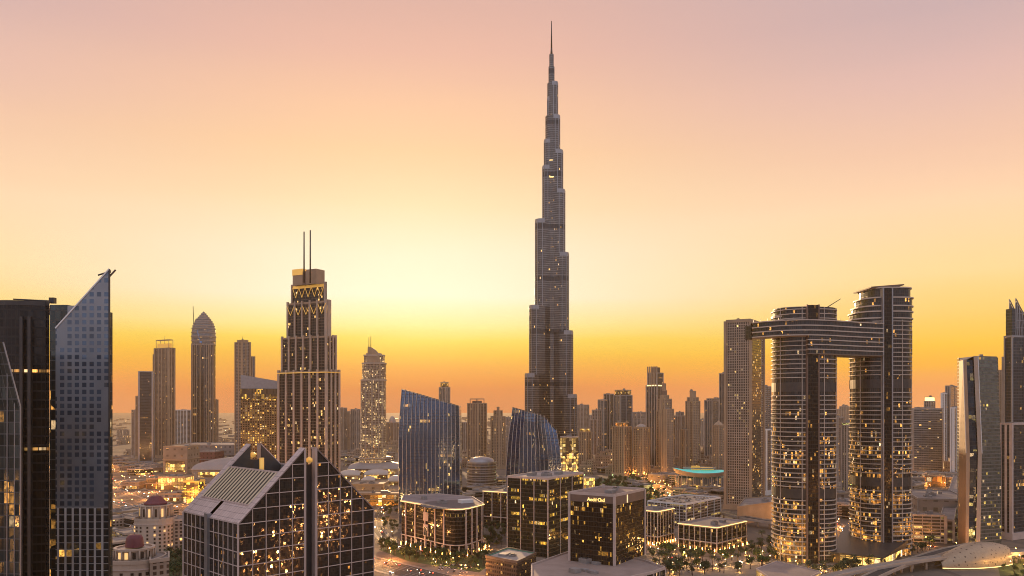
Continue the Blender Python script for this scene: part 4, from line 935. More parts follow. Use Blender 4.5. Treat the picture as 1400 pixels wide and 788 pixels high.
# ================================================================== railway station shell and viaduct
def shell_mat():
    m = mat('gold_shell', (.44, .33, .22), .42, .35, noise=.12, scale=.4); t = NT(m.node_tree); b = m.node_tree.nodes['Principled BSDF']
    o = t.n('ShaderNodeTexCoord'); vo = t.n('ShaderNodeTexVoronoi'); vo.inputs['Scale'].default_value = .28; t.put(vo.inputs['Vector'], o.outputs['Object'])
    dot = t.m('LESS_THAN', vo.outputs['Distance'], .22); old = b.inputs['Base Color'].links[0].from_socket
    t.put(b.inputs['Base Color'], t.mix(dot, old, (.12, .08, .05))); return m
SHELL = shell_mat()
def station():
    a = Vector((X(1283, 742), 742, 0)); b = Vector((X(1374, 764), 764, 0)); d = (b - a).normalized(); n = Vector((-d.y, d.x, 0)); L = (b - a).length
    t = thing('railway_station', 'gold shell shaped railway station pierced by the viaduct, lower right', 'station', (*((a + b) / 2)[:2], 0))
    def hw(s_): return 15.0 * math.sin(math.pi * min(1, (s_ * .86 + .04))) ** .55
    def hh(s_): return 1.5 + 19.5 * math.sin(math.pi * (s_ * .70 + .05)) ** .8
    N = 22; K = 14; rings = []
    for i in range(N + 1):
        s_ = i / N; c = a + d * (L * s_); ring = []
        for k in range(K + 1):
            th = math.pi * k / K; ring.append((*(c + n * (-math.cos(th) * hw(s_)))[:2], 1.2 + hh(s_) * math.sin(th) ** .8))
        rings.append(ring)
    for k0, k1, nm in ((0, K, 'shell'),):
        m = MB()
        for i in range(N):
            for k in range(K): m.face([rings[i][k], rings[i + 1][k], rings[i + 1][k + 1], rings[i][k + 1]], None, True)
        m.build(nm, SHELL, t)
    m = MB(); m.face([(*(Vector(p) - d * 1.2)[:2], p[2] * .93) for p in rings[N]]); m.build('end_glazing', lit_panel('station_glazing', (1, .62, .2), 2.0, 3, 3), t)
    for k in range(0, K): m = MB().bar(rings[N][k], rings[N][k + 1], .45, 5).build('rim', PINKST, t) if k % 2 == 0 else None
    m = MB()
    for i in range(N): m.bar(Vector(rings[i][0]) - n * .2, Vector(rings[i + 1][0]) - n * .2, .35, 4)
    m.build('skirt', STRIP, t)
    FOOT.append([tuple((a - n * 16)[:2]), tuple((b - n * 16)[:2]), tuple((b + n * 16)[:2]), tuple((a + n * 16)[:2])])
station()
def viaduct(name, label, pts, z, wid, cat, rails=True):
    L = smooth_line(pts, 10); c = L[len(L) // 2]; t = thing(name, label, cat, (c.x, c.y, 0))
    m = MB(); strip(m, L, -wid / 2, wid / 2, z - 1.8, z); 
    A, B = side(L, -wid / 2), side(L, wid / 2)
    for i in range(len(L) - 1): m.face([(A[i].x, A[i].y, z - 1.8), (A[i + 1].x, A[i + 1].y, z - 1.8), (B[i + 1].x, B[i + 1].y, z - 1.8), (B[i].x, B[i].y, z - 1.8)])
    m.build('deck', CONC, t)
    for o in (-wid / 2, wid / 2 - .4): m = MB(); strip(m, L, o, o + .4, z, z + 1.3); m.build('parapet', BEIGE, t)
    if rails:
        for o in (-2.6, -1.1, 1.1, 2.6): m = MB(); strip(m, L, o, o + .15, z, z + .25); m.build('rail', STEEL, t)
    else:
        m = MB(); strip(m, L, -wid / 2 + .6, wid / 2 - .6, z + .006); m.build('carriageway', ASPH, t)
    for i in range(2, len(L) - 1, 4):
        p = L[i]; MB().bar((p.x, p.y, 0), (p.x, p.y, z - 2.6), 1.1, 10, .95).build('pillar', CONC, t); MB().box((p.x, p.y, z - 2.2), (2.2, wid * .5, 1.0)).build('pillar_head', CONC, t)
    return t
xd = lambda *a: [(X(x, d), d) for x, d in a]
viaduct('railway_viaduct', 'pale elevated railway viaduct running through the gold station', xd((1090, 630), (1170, 684), (1235, 720), (1290, 745), (1374, 764), (1440, 784)), 10, 9, 'viaduct')
viaduct('road_overpass', 'curved concrete road overpass rising in front of the right twin tower', gz(8, (1140, 815), (1180, 794), (1225, 774), (1262, 762), (1296, 752), (1340, 743)), 8, 11, 'overpass', False)
viaduct('road_bridge', 'dark road bridge with lit edges between ribbed office and left twin tower', gz(9, (985, 700), (1020, 708), (1060, 714), (1100, 717)), 9, 14, 'bridge', False)
t, P = poly_building('flat_canopy_pavilion', 'flat pinkish roofed pavilion at the foot of the left twin tower', 'pavilion', gz(8, (1034, 778), (1062, 768), (1122, 782), (1106, 790), (1052, 790)), 0, 8, SHOP, PINKST, roofm=PR, plant=0, h=.6)
t, P = poly_building('beige_wall_podium', 'plain beige windowless podium at the foot of the gridded beige tower', 'podium', gz(22, (1008, 694), (1060, 687), (1062, 679), (1018, 682)), 0, 22, facade('plain_podium_wall', (.2, .15, .1), (.46, .34, .24), 14, 30, .96, .9, lit=0, metal=0), TAN, plant=1)
# ================================================================== performing hall with teal roof
def opera():
    D = 1440.0; t = thing('round_hall', 'low round hall with glowing teal boat shaped roof', 'hall', (X(957, D), D, 0)); k = D / F
    E_ = ellipse(X(956, D), D, 36 * k, 34, 40, p=2.3); E0 = inset(E_, 6)
    MB().prism(E0, 0, Z(651, D) - 2, cap=False, cum=True).build('glazed_wall', facade('hall_glazing', (.10, .12, .14), (.28, .22, .17), 4, 12, .22, .06, lit=.12, es=1.4, metal=.4), t)
    zr = Z(651, D - 30)
    def rim(P, lift): return [(x, y, zr + lift + 7.0 * ((X(956, D) - x) / (36 * k)) ** 2 * (1 if x < X(956, D) else .35)) for x, y in P]
    MB().loft([rim(E0, -3), rim(E_, 3.6), rim(inset(E_, -.5), 5.0)], cap=False).build('eaves', PINKST, t)
    m = MB(); R0, R1 = rim(E_, 5.0), rim(inset(E_, 16), 6.5)
    m.loft([R0, R1], cap=True); m.build('roof', TEAL, t)
    MB().ring(inset(E_, 18), inset(E_, 21), zr + 11, zr + 13).build('roof_rail', GREYM, t)
    MB().box((X(951, D), D, zr + 12), (14, 9, 7)).build('roof_lantern', GOLD, t); MB().box((X(966, D), D - 4, zr + 11), (22, 8, 4)).build('roof_lantern', GOLD, t)
    for q in range(0, 40, 2): p = E0[q]; MB().bar((*p, 0), (*p, zr), .7, 6).build('column', PINKST, t)
    for xa, xb in ((944, 962), (966, 986)): MB().box((X((xa + xb) / 2, D - 40), D - 34, 6), ((xb - xa) * k, 3, 9)).build('lit_entrance', SHOP, t)
    FOOT.append(E_)
opera()
t, P = poly_building('round_banded_block', 'low round drum shaped block with horizontal bands between the blue towers', 'office building', ellipse(X(658.5, 1440), 1440, 26, 26, 28), 0, Z(632, 1440), facade('drum_banding', (.06, .055, .055), (.25, .21, .19), 9, 4.2, .03, .48, lit=.03, metal=.4), GREYM, plant=2, cum=True)
c = cen(P); MB().lathe([(23, Z(632, 1440)), (21, Z(628, 1440)), (13, Z(625.5, 1440)), (3, Z(624.5, 1440))], c[0], c[1], 28).build('shallow_dome', GREYM, t)
for q in range(7): z = 6 + q * 6.2; MB().ring(inset(P, -1.0), inset(P, .5), z, z + 1.4).build('ring_ledge', GREYM, t)
# ================================================================== mall halls, left and centre
VAULT = mat('vault_roof', (.34, .30, .28), .5, .25, noise=.15, scale=.05); VAULT2 = mat('pale_vault_roof', (.52, .46, .40), .5, .1, noise=.15, scale=.05)
def hall(name, label, xl, xr, yt, yb, depth, fm, roofm, cat='mall hall', lean=0.0, band=None):
    D = F * CAM_H / (yb - HOR); P = [(X(xl, D), D), (X(xr, D), D), (X(xr, D) + lean, D + depth), (X(xl, D) + lean, D + depth)]
    t = root_at(name, label, cat, P); z = Z(yt, D)
    MB().prism(P, 0, z, cap=False).build('wall', fm, t); roof_kit(t, P, z, roofm, 1.6, 3, int(xl), roofm=roofm)
    MB().ring(inset(P, -1.8), inset(P, .3), z * .52, z * .52 + 1.2).build('canopy', roofm, t)
    if band: MB().box(((P[0][0] + P[1][0]) / 2, D - .5, z * .27), ((P[1][0] - P[0][0]) * .8, .6, z * .4)).build('shopfront', band, t)
    return t
def vault(name, label, xl, xr, yt, yb, depth, roofm, fm, cat='mall hall', yaw=0.0):
    D = F * CAM_H / (yb - HOR); x0, x1 = X(xl, D), X(xr, D); zt = Z(yt, D); zw = zt * .45; t = root_at(name, label, cat, [(x0, D), (x1, D), (x1, D + depth), (x0, D + depth)])
    MB().prism([(x0, D), (x1, D), (x1, D + depth), (x0, D + depth)], 0, zw, cap=False).build('wall', fm, t)
    m = MB(); K = 12
    for k in range(K):
        a, b = math.pi * k / K, math.pi * (k + 1) / K
        y0, y1 = D + depth / 2 - math.cos(a) * (depth / 2 + 2), D + depth / 2 - math.cos(b) * (depth / 2 + 2); z0, z1 = zw + math.sin(a) * (zt - zw), zw + math.sin(b) * (zt - zw)
        n = 8
        for i in range(n):
            f = lambda s_: math.sin(math.pi * (s_ * .8 + .1)) ** .6
            s0, s1 = i / n, (i + 1) / n; lz = lambda z, s_: zw + (z - zw) * f(s_)
            m.face([(x0 + (x1 - x0) * s0, y0, lz(z0, s0)), (x0 + (x1 - x0) * s1, y0, lz(z0, s1)), (x0 + (x1 - x0) * s1, y1, lz(z1, s1)), (x0 + (x1 - x0) * s0, y1, lz(z1, s0))], None, True)
    m.build('vault_roof', roofm, t)
    MB().box(((x0 + x1) / 2, D - 1, zw), (x1 - x0 + 3, 1.5, 1.0)).build('eaves', roofm, t)
    MB().box(((x0 + x1) / 2, D - .4, zw * .45), ((x1 - x0) * .85, .5, zw * .55)).build('shopfront', SHOP, t)
    return t
F_MALL = facade('mall_wall', (.12, .09, .07), (.33, .25, .19), 16, 14, .7, .7, lit=.15, es=1.2, metal=.2); F_MALLG = facade('grey_mall_wall', (.12, .12, .12), (.26, .24, .23), 12, 12, .6, .6, lit=.1, metal=.3)
hall('mall_hall', 'long grey mall hall behind the others, under the bullet shaped tower', 236, 372, 609, 636, 130, F_MALLG, VAULT)
hall('mall_hall', 'brown block with lit left end beside the dark slim towers', 223, 256, 611, 648, 70, F_MALL, TAN, band=SHOP)
hall('mall_hall', 'maroon fronted mall block between the brown block and vaulted hall', 272, 294, 618, 640, 60, facade('maroon_wall', (.1, .05, .05), (.20, .08, .07), 9, 9, .7, .6, lit=.05), VAULT)
vault('vaulted_hall', 'largest grey vaulted hall behind the left gable of the glass block', 262, 374, 627, 655, 120, VAULT, F_MALLG)
hall('mall_hall', 'bright yellow glazed hall beside the highway', 216, 253, 653, 670, 40, SHOP, TAN)
hall('mall_hall', 'dim orange hall left of the bright yellow one', 200, 215, 655, 669, 40, SHOPO, TAN)
hall('gold_portal', 'tall gold framed portal glowing yellow in front of the mall', 251, 272, 659, 688, 24, lit_panel('gold_portal_glazing', (1, .60, .06), 4.2, 6, 7), GOLD, cat='mall portal')
hall('mall_hall', 'dark curved front hall between portal and lit pylon', 272, 318, 664, 686, 60, F_MALLG, VAULT)
hall('lit_pylon', 'tall bright yellow pylon beside the glass block eaves', 295, 308.5, 669, 700, 14, lit_panel('pylon_glazing', (1, .70, .2), 3.6, 3, 12), TAN, cat='pylon')
hall('mall_pavilion', 'small pavilion with lit front below the gold portal', 262, 285, 690, 706, 30, SHOP, TAN)
hall('mall_pavilion', 'low pavilion at the roadside left of the gold portal', 216, 248, 676, 686, 30, F_MALLG, TAN, band=SHOP)
hall('mall_pavilion', 'small lit pavilion near the far end of the frontage road', 166, 190, 660, 669, 30, F_MALL, TAN, band=SHOP)
vault('vaulted_hall', 'long curved vault roof right of the masted hotel', 476, 546, 631, 650, 70, VAULT, F_MALL)
vault('vaulted_hall', 'small bright arched vault in front of the long vault', 498, 530, 642, 655, 30, VAULT2, SHOP)
vault('vaulted_hall', 'low pale vault left of the small bright arched vault', 462, 492, 643, 656, 36, VAULT2, F_MALL)
vault('vaulted_hall', 'white bubble roof in front of the vaults', 493, 512, 652, 665, 30, VAULT2, F_MALL)
vault('vaulted_hall', 'pale bubble roof touching the slanted blue tower', 530, 547, 651, 664, 32, VAULT2, F_MALL)
hall('mall_hall', 'brown flat roofed hall right of the gabled block', 476, 524, 663, 678, 60, F_MALL, TAN)
hall('mall_hall', 'lit parking hall with yellow openings behind the curved ramp', 480, 548, 676, 692, 40, SHOPO, TAN)
hall('mall_pavilion', 'small pavilion with green lights right of the round banded block', 668, 690, 676, 690, 30, lit_panel('green_glazing', (.5, 1, .4), 1.2, 4, 4), CONC)
# ================================================================== far towers, left to right
LITC = lit_panel('lit_crown', (1, .58, .12), 1.5, 3, 4); ORNC = lit_panel('orange_crown', (1, .40, .08), 1.6, 3, 4)
T = tower
T('slim_far_tower', 'hazy thin tower nearest the grey sail tower on the far plain', 160, 166.5, 588, 3600, F_RES, CONC, plant=1, seed=1)
T('slim_far_tower', 'hazy thin tower on the far plain, second right of the grey sail tower', 169, 176.5, 588, 3700, F_RES3, CONC, plant=1, seed=2)
T('dark_slab_tower', 'low dark slab at the left foot of the dark glass slab', 180.5, 186.5, 561, 2300, F_GLD, CONC, plant=1, seed=3)
T('dark_slab_tower', 'narrow middle step between the low dark slab and dark glass slab', 186, 191, 542, 2260, F_GLD, TAN, plant=1, seed=4)
T('dark_glass_slab', 'dark glass slab tower with flat top left of the beige framed tower', 190, 211, 511, 2200, F_GLD, GREYM, cf=.18, th=22, pl=0, pr=0, pw=3, plant=2, seed=5)
t, P = T('frame_top_tower', 'tall beige tower with open lit frame on its roof', 212, 238, 476, 2300, F_RES2, TAN, cf=.72, th=62, pl=3, pr=1, pw=4, crown=('frame', 464, GOLD), seed=6, mast=459)
T('shoulder_block', 'narrow beige shoulder along the left side of the frame topped tower', 209.5, 214, 485, 2330, F_RES, TAN, pl=0, pr=0, plant=1, seed=7)
T('banded_mid_block', 'short wide block with white bands between frame topped and bullet towers', 239, 266, 561, 2500, F_BAND, WHITE, pl=3, pr=1, pw=2.4, plant=3, seed=8)
def bullet_tower():
    D = 2400.0; k = D / F; cx = X(278.5, D); t = thing('bullet_tower', 'bullet shaped dark tower with pointed dome and a thin crane', 'skyscraper', (cx, D, 0)); r = 15 * k
    E_ = ellipse(cx, D, r, r * .8, 28, p=2.8); z0 = Z(472, D)
    MB().prism(E_, 0, z0, cap=False, cum=True).build('shaft', F_GLD, t)
    for q in range(15, 28): p = inset(E_, -.4)[q]; MB().bar((*p, 0), (*p, z0 + (4 if q % 2 else 0)), 1.8 if q % 3 == 0 else .9, 4).build('pilaster', TAN if q % 3 == 0 else CONC, t)
    pr = [(1, 472), (1.03, 461), (.98, 450), (.84, 443), (.60, 437), (.32, 432), (.08, 427)]
    for (a, y0), (b, y1) in zip(pr, pr[1:]):
        for s_ in range(2):
            f0, f1 = s_ / 2, (s_ + 1) / 2; ra, rb = a + (b - a) * f0, a + (b - a) * f1; za, zb_ = Z(y0 + (y1 - y0) * f0, D), Z(y0 + (y1 - y0) * f1, D)
            MB().loft([[(cx + (x - cx) * ra, D + (y - D) * ra, za) for x, y in E_], [(cx + (x - cx) * rb, D + (y - D) * rb, zb_) for x, y in E_]]).build('dome_band', F_BAND, t)
            MB().ring([(cx + (x - cx) * (ra + .04), D + (y - D) * (ra + .04)) for x, y in E_], [(cx + (x - cx) * (ra * .9), D + (y - D) * (ra * .9)) for x, y in E_], za - .6, za + 1.6).build('dome_ring', CONC, t)
    m = MB(); A = [(cx - 2, D - r * .84, Z(470, D)), (cx + 5, D - r * .84, Z(470, D)), (cx + 1, D - r * .35, Z(433, D))]
    B = [(cx - 9, D - r * .84, Z(455, D)), (cx + 1, D - r * .85, Z(472, D)), (cx + 1, D - r * .4, Z(434, D))]; m.face(A); m.face(B); m.build('glass_wedge', F_BLU, t)
    x = X(266, D); MB().bar((x, D, z0), (X(264, D), D, Z(419, D)), 1.0, 4).build('crane_mast', DARKM, t); MB().bar((x, D, Z(441, D)), (X(268, D), D, Z(436, D)), .8, 4).build('crane_jib', DARKM, t)
    MB().bar((cx, D, Z(430, D)), (cx, D, Z(425.5, D)), 1.6, 6, .8).build('finial', DARKM, t)
    MB().ring(inset(E_, -4), inset(E_, 1), 0, 16).build('podium', TAN, t)
bullet_tower()
T('stub_tower', 'short pale stub tower hugging the right side of the bullet tower', 291, 298, 547, 2420, F_RES, TAN, plant=1, seed=9)
t, P = T('round_cornered_tower', 'tall beige tower with lower right shoulder behind the gold hotel', 322, 341.5, 468, 2000, F_RES3, TAN, cf=.45, pl=1, pr=1, pw=3, seed=10, crown=('box', .12, 465), mast=459)
T('shoulder_block', 'lower right shoulder of the tall tower behind the gold hotel', 339, 348, 488, 2020, F_GLS, TAN, pl=0, pr=0, plant=1, seed=11)
def gold_hotel():
    D = 1350.0; poly, wl, wr = quad_plan(329, 337, 386, D, R(14)); t = root_at('gold_lit_hotel', 'gold lit slab hotel with slanted grey top beside the masted hotel', 'hotel', poly)
    zt = [Z(516, D), Z(524, D), Z(524, D), Z(516, D)]; z1 = Z(548, D)
    MB().prism(poly, 0, z1, cap=False).build('wall', F_GOLD, t)
    MB().prism(inset(poly, .6), z1, z1 + 18, cap=False).build('lit_storey', lit_panel('gold_storey', (1, .55, .08), 1.5, 2.4, 8), t)
    MB().prism(poly, z1 + 18, 0, cap=True, ztops=zt, bottom=True).build('slanted_top', GREYM, t)
    n_, r_, b_, l_ = [Vector(p) for p in poly]
    for a in (n_, n_.lerp(r_, .13)): MB().box((*(a + Vector((-.3, -.6))), (z1 + 20) / 2), (2.6, 1.6, z1 + 20), R(14)).build('lit_fin', GOLD, t)
    for f in (.3, .5, .7, .9): p = n_.lerp(r_, f); MB().box((p.x, p.y - .4, z1 / 2), (1.2, 1.2, z1), R(14)).build('pilaster', TAN, t)
    MB().bar((*n_, zt[0]), (*n_, zt[0] + 7), .6, 5).build('mast', DARKM, t)
    MB().ring(inset(poly, -5), inset(poly, .6), 0, 15).build('podium', TAN, t)
gold_hotel()
T('grey_far_block', 'hazy block touching the masted hotel on its right', 462, 474, 558, 2600, F_RES2, CONC, seed=12, plant=2)
T('grey_far_block', 'lower hazy block in the middle of three behind the sail topped hotel', 473, 482, 563, 2650, F_RES, CONC, seed=13)
T('grey_far_block', 'hazy block half hidden by the left side of the sail topped hotel', 480, 492, 560, 2600, F_RES3, CONC, seed=14)
T('round_top_block', 'low hazy round topped block right of the sail topped hotel', 527, 546, 578, 2700, F_RES2, CONC, seed=15, crown=('dome', 569))
T('far_crowned_tower', 'far slim tower peeping over the slanted blue tower', 601, 614.5, 530, 2300, F_GLS, CONC, pl=1, pr=1, pw=2.5, seed=16, crown=('box', .12, 523, LITC))
t, P = T('notched_tower', 'tall notched tower with roof frames right of the slanted blue tower', 640, 664.5, 552, 1900, F_RES2, TAN, cf=.55, pl=3, pr=2, pw=2.6, seed=17, crown=('frame', 545, BROWN))
T('set_back_tower', 'tower with small stepped head just left of the curved blue tower', 672, 690, 570, 1900, F_RES, TAN, cf=.6, pl=2, pr=2, pw=2.4, tiers=((5, 562),), seed=18, crown=('box', .2, 557))
T('plain_far_slab', 'hazy plain slab behind the stepped head tower, touching the curved blue tower', 688, 701, 571, 2200, F_RES3, CONC, seed=19)
T('plain_far_slab', 'hazy lower slab between the slanted blue tower and the notched tower', 629, 641, 578, 2300, F_RES2, CONC, seed=20)
# right of the spire
T('flat_top_tower', 'flat topped hazy tower first to the right of the tall spire', 787, 804.5, 554, 2300, F_RES, CONC, pl=2, pr=1, pw=2.6, seed=21, mast=548)
T('sign_lit_tower', 'short beige tower with small yellow lit crown near the spire foot', 792, 807.5, 591, 1760, F_RES2, TAN, pl=2, pr=1, pw=2, seed=22, crown=('band', 586, LITC))
T('plain_mid_tower', 'plain brown tower between the yellow crowned and stepped dark towers', 806, 815, 574, 2000, F_RES2, CONC, seed=23)
T('plain_mid_tower', 'taller plain tower against the left of the stepped dark tower', 810, 822, 561, 2050, F_RES3, CONC, pl=1, pr=1, seed=24)
T('stepped_dark_tower', 'dark tower with lower left step, left of the lit crown slab', 818, 830, 547, 2200, F_GLS, CONC, seed=25, pl=1, pr=0)
T('stepped_dark_tower', 'taller right half of the stepped dark tower', 826, 838.5, 539, 2210, F_GLD, CONC, seed=26, pl=1, pr=0)
T('lit_crown_slab', 'wide grey glass slab with yellow lit crown strip', 840, 863.5, 541, 2000, F_GLS, GREYM, cf=.35, th=30, pl=1, pr=1, pw=2.5, seed=27, crown=('band', 533.5, LITC))
T('orange_crown_tower', 'front beige tower with orange glowing crown under the lit crown slab', 838, 863, 584, 1700, F_RES2, TAN, pl=4, pr=2, pw=1.8, seed=28, crown=('box', .14, 578, ORNC))
T('dome_top_tower', 'front beige tower with low rounded top left of the tallest right tower', 866, 888, 585, 1700, F_RES, TAN, pl=4, pr=2, pw=1.8, seed=29, crown=('dome', 580, CONC))
T('plain_back_slab', 'low hazy slab filling behind the lit crown slab', 862, 886, 572, 2500, F_RES3, CONC, seed=30, tiers=((6, 564),))
def fin_tower():
    t, P = T('fin_crown_tower', 'tallest dark tower of the right cluster with finned crown', 884, 908, 527, 1900, F_GLD, CONC, cf=.6, pl=3, pr=1, pw=2.4, seed=31, tiers=((2.5, 510), ))
    D = 1900
    for f in range(6):
        p = Vector(inset(P, 2)[3]).lerp(Vector(inset(P, 2)[0]), f / 5); MB().box((*p, (Z(530, D) + Z(501, D)) / 2), (1.6, 3, Z(501, D) - Z(530, D)), R(45)).build('crown_fin', TAN, t)
    MB().ring(inset(P, -.6), inset(P, 1), Z(528, D), Z(526.5, D)).build('lit_ledge', STRIP, t)
    MB().prism(inset(P, 7), Z(510, D), Z(502, D), cap=True).build('crown_core', DARKM, t)
fin_tower()
T('narrow_step', 'narrow step joined to the right side of the finned tower', 906, 909.5, 525, 1880, F_GLD, TAN, plant=0, seed=32)
T('domed_brown_tower', 'brown tower with rounded shoulders and small square top before the finned tower', 898, 919, 562, 1740, F_BEIT, TAN, cf=.5, pl=4, pr=3, pw=1.8, seed=33, tiers=((1.5, 546), (6, 541)), crown=('box', .12, 534, BROWN))
T('pale_front_tower', 'pale ribbed front tower right of the brown rounded one', 905, 920.5, 560, 1690, F_RES, TAN, cf=.4, pl=2, pr=2, pw=1.8, seed=34)
T('medium_tower', 'medium hazy tower in the gap left of the stepped cap tower', 921, 938, 569, 2000, F_RES2, CONC, pl=3, pr=2, pw=2, seed=35, tiers=((5, 564),))
T('stepped_cap_tower', 'slim dark tower with stepped cap standing apart in the right cluster', 938, 956.5, 549, 1800, F_BEIT, TAN, cf=.5, pl=3, pr=2, pw=1.9, seed=36, tiers=((2.5, 544),), crown=('box', .2, 535, TAN))
T('plain_mid_tower', 'small brown tower left of the stepped cap tower foot', 930, 941, 588, 1720, F_RES2, TAN, pl=2, pr=1, seed=37)
T('wide_grey_tower', 'wide grey tower with broken top left of the gridded beige tower', 964, 989, 548, 1950, F_GLS, CONC, cf=.4, pl=2, pr=1, pw=2.4, seed=38, tiers=((4, 545.5),))
T('pointed_pale_tower', 'pale short tower with pointed roof before the wide grey tower', 975, 990, 582, 1700, F_RES, TAN, cf=.5, pl=2, pr=2, pw=1.8, seed=39, crown=('pyr', 575, TAN))
T('edge_tower', 'dark tower mostly hidden by the gridded beige tower left edge', 984, 1000, 511, 1900, F_GLD, CONC, cf=.4, pl=1, pr=0, seed=40)
for i, (a, b, y, d) in enumerate(((800, 812, 568, 2700), (846, 858, 566, 2800), (872, 884, 570, 2750), (918, 932, 572, 2850), (955, 966, 574, 2800))):
    T('skyline_block', ('faint block in the haze directly right of the spire foot', 'faint block in the haze behind the lit crown slab', 'faint block in the haze left of the finned tower', 'faint block in the haze right of the finned tower', 'faint block in the haze right of the stepped cap tower')[i], a, b, y, d, F_RES3, CONC, plant=1, seed=50 + i)
# between and right of the joined towers
T('gap_tower', 'grey tower seen between gridded beige tower and left twin tower', 1040, 1053.5, 529, 1500, F_RES3, CONC, cf=.4, pl=1, pr=1, seed=60)
T('gap_tower', 'lower pale block with flat top at the foot of the gap', 1040, 1060, 588, 1350, F_RES2, WHITE, cf=.4, pl=2, pr=1, seed=61)
T('window_gap_tower', 'brown tower seen in the gap under the sky bridge, left half', 1138, 1153, 571, 1500, F_RES2, CONC, cf=.5, pl=2, pr=1, seed=62)
T('window_gap_tower', 'greenish lit topped tower seen in the gap under the sky bridge', 1151, 1168, 582, 1320, F_GRN, CONC, cf=.4, pl=1, pr=1, seed=63, crown=('band', 578, lit_panel('green_crown', (.75, 1, .3), 1.0, 3, 3)))
T('hazy_hill_block', 'faint cluster block on the horizon in the gap under the bridge', 1140, 1150, 560, 3600, F_RES3, CONC, plant=1, seed=64)
T('hazy_hill_block', 'taller faint block on the horizon in the gap under the bridge', 1148, 1162, 556, 3700, F_RES3, CONC, plant=1, seed=65, tiers=((9, 554),))
T('wide_banded_slab', 'wide grey slab with horizontal bands right of the right twin tower', 1238, 1288, 559, 1700, F_BAND, CONC, cf=.2, th=16, pl=0, pr=0, pw=2, seed=66, plant=4)
T('small_lift_tower', 'small tower with lit head rising behind the wide banded slab', 1264, 1278, 549, 2000, F_RES3, CONC, seed=67, plant=1, crown=('band', 543, STRIP))
T('paired_slim_tower', 'slim pale tower, left of the pair beside the bent blade tower', 1287, 1297, 538, 1800, F_RES3, WHITE, cf=.4, pl=1, pr=1, seed=68)
T('paired_slim_tower', 'taller grey tower of the pair beside the bent blade tower', 1293, 1312, 528, 1820, F_GLS, CONC, cf=.3, pl=1, pr=1, seed=69)
T('paired_slim_tower', 'lowest white ribbed tower touching the bent blade tower left edge', 1300, 1314, 558, 1650, F_RES, WHITE, cf=.3, pl=1, pr=2, seed=70)
T('ribbed_side_tower', 'narrow brown ribbed tower between bent blade tower and dark crowned tower', 1362, 1376, 507, 1300, F_RES2, TAN, cf=.5, pl=2, pr=1, pw=1.6, seed=71)
def lattice_crown_tower():
    D = 1000.0
    t, P = T('lattice_crown_tower', 'dark tower at the right edge with curved lattice crown', 1374, 1432, 460, D, F_GLD, GREYM, cf=.17, th=16, pl=0, pr=2, pw=1.4, seed=72, plant=0)
    n_, r_, b_, l_ = [Vector(p) for p in inset(P, .6)]
    for f0, f1, side_ in ((n_, r_, 0), (l_, b_, 1)):
        L = (f1 - f0).length; pts = [(.10, 408), (.14, 411), (.20, 417), (.28, 424), (.38, 431), (.5, 438), (.64, 444), (.8, 449), (1, 453)]
        prev = None
        for f, y in pts:
            p = f0.lerp(f1, f); z = Z(y, D); MB().bar((*p, Z(460, D)), (*p, z), .55, 4).build('lattice_post', GREYM, t)
            if prev:
                q0, q1 = prev; m = MB(); m.face([(*q0, Z(460, D)), (*p, Z(460, D)), (*p, Z(460, D) + (z - Z(460, D)) * .93), (*q0, Z(460, D) + (q1 - Z(460, D)) * .93)]); m.build('crown_screen', DARKM, t)
            if prev: MB().bar((*prev[0], prev[1]), (*p, z), .8, 5).build('lattice_rim', GREYM, t); MB().bar((*prev[0], prev[1]), (*p, Z(460, D)), .3, 4).build('lattice_brace', GREYM, t)
            prev = (p, z)
    for yy in (418, 428, 438, 448):
        p = n_.lerp(r_, interp([(408, .10), (417, .2), (431, .38), (449, .8)])(yy)); q = n_.lerp(r_, .10); MB().bar((*q, Z(yy, D)), (*p, Z(yy, D)), .4, 4).build('lattice_beam', GREYM, t)
    m = MB().prism([tuple(n_), tuple(n_.lerp(r_, .10)), tuple(l_.lerp(b_, .10)), tuple(l_)], Z(460, D), Z(422, D)).build('crown_stair', F_GLD, t)
lattice_crown_tower()
T('dark_edge_block', 'dark office tower with pale fin under the lattice crowned tower', 1368, 1430, 580, 900, F_GLD, PINKST, cf=.24, th=30, pl=1, pr=1, pw=2.4, seed=73)
T('edge_shaft', 'grey shaft stepping down left of the lattice crowned tower', 1371, 1378, 489, 1080, F_GLS, CONC, cf=.5, pl=0, pr=0, plant=1, seed=74)
# low blocks at the right
office('deck_block', 'pale deck block with lit horizontal strips beside the right twin tower', 1236, 1284, 1292, 702, 900, 76, F_PARK, CONC, nl=3, nr=0, pw=2.4, seed=81, plant=4)
office('deck_block', 'darker deck block with brighter strips left of the bent blade tower', 1284, 1304, 1316, 712, 880, 60, facade('dark_deck_wall', (.04, .04, .035), (.12, .10, .09), 8, 4.4, .08, .45, lit=.12, rows=.4, es=1.8, litc=(1, .78, .28), metal=.3), CONC, nl=1, nr=0, pw=2, seed=82, plant=2)
office('flat_hall', 'long flat grey roofed hall between the deck blocks and orange lit block', 1236, 1300, 1326, 672, 1090, 72, F_MALLG, GREYM, nl=4, nr=1, seed=83, plant=5)
office('orange_lit_block', 'block glowing bright orange behind the flat grey hall', 1261, 1288, 1292, 650, 1500, 78, lit_panel('orange_block_wall', (1, .27, .03), 1.5, 9, 9), TAN, nl=1, nr=1, seed=84, plant=2)
office('flat_hall', 'grey block left of the orange lit block', 1240, 1258, 1263, 652, 1520, 76, F_MALLG, CONC, nl=1, nr=0, seed=85, plant=2)
t, P, z = office('stepped_terrace_block', 'stepped beige block with roof terraces behind the station shell', 1352, 1366, 1425, 722, 905, 22, F_PARK, TAN, nl=1, nr=4, seed=86, plant=3)
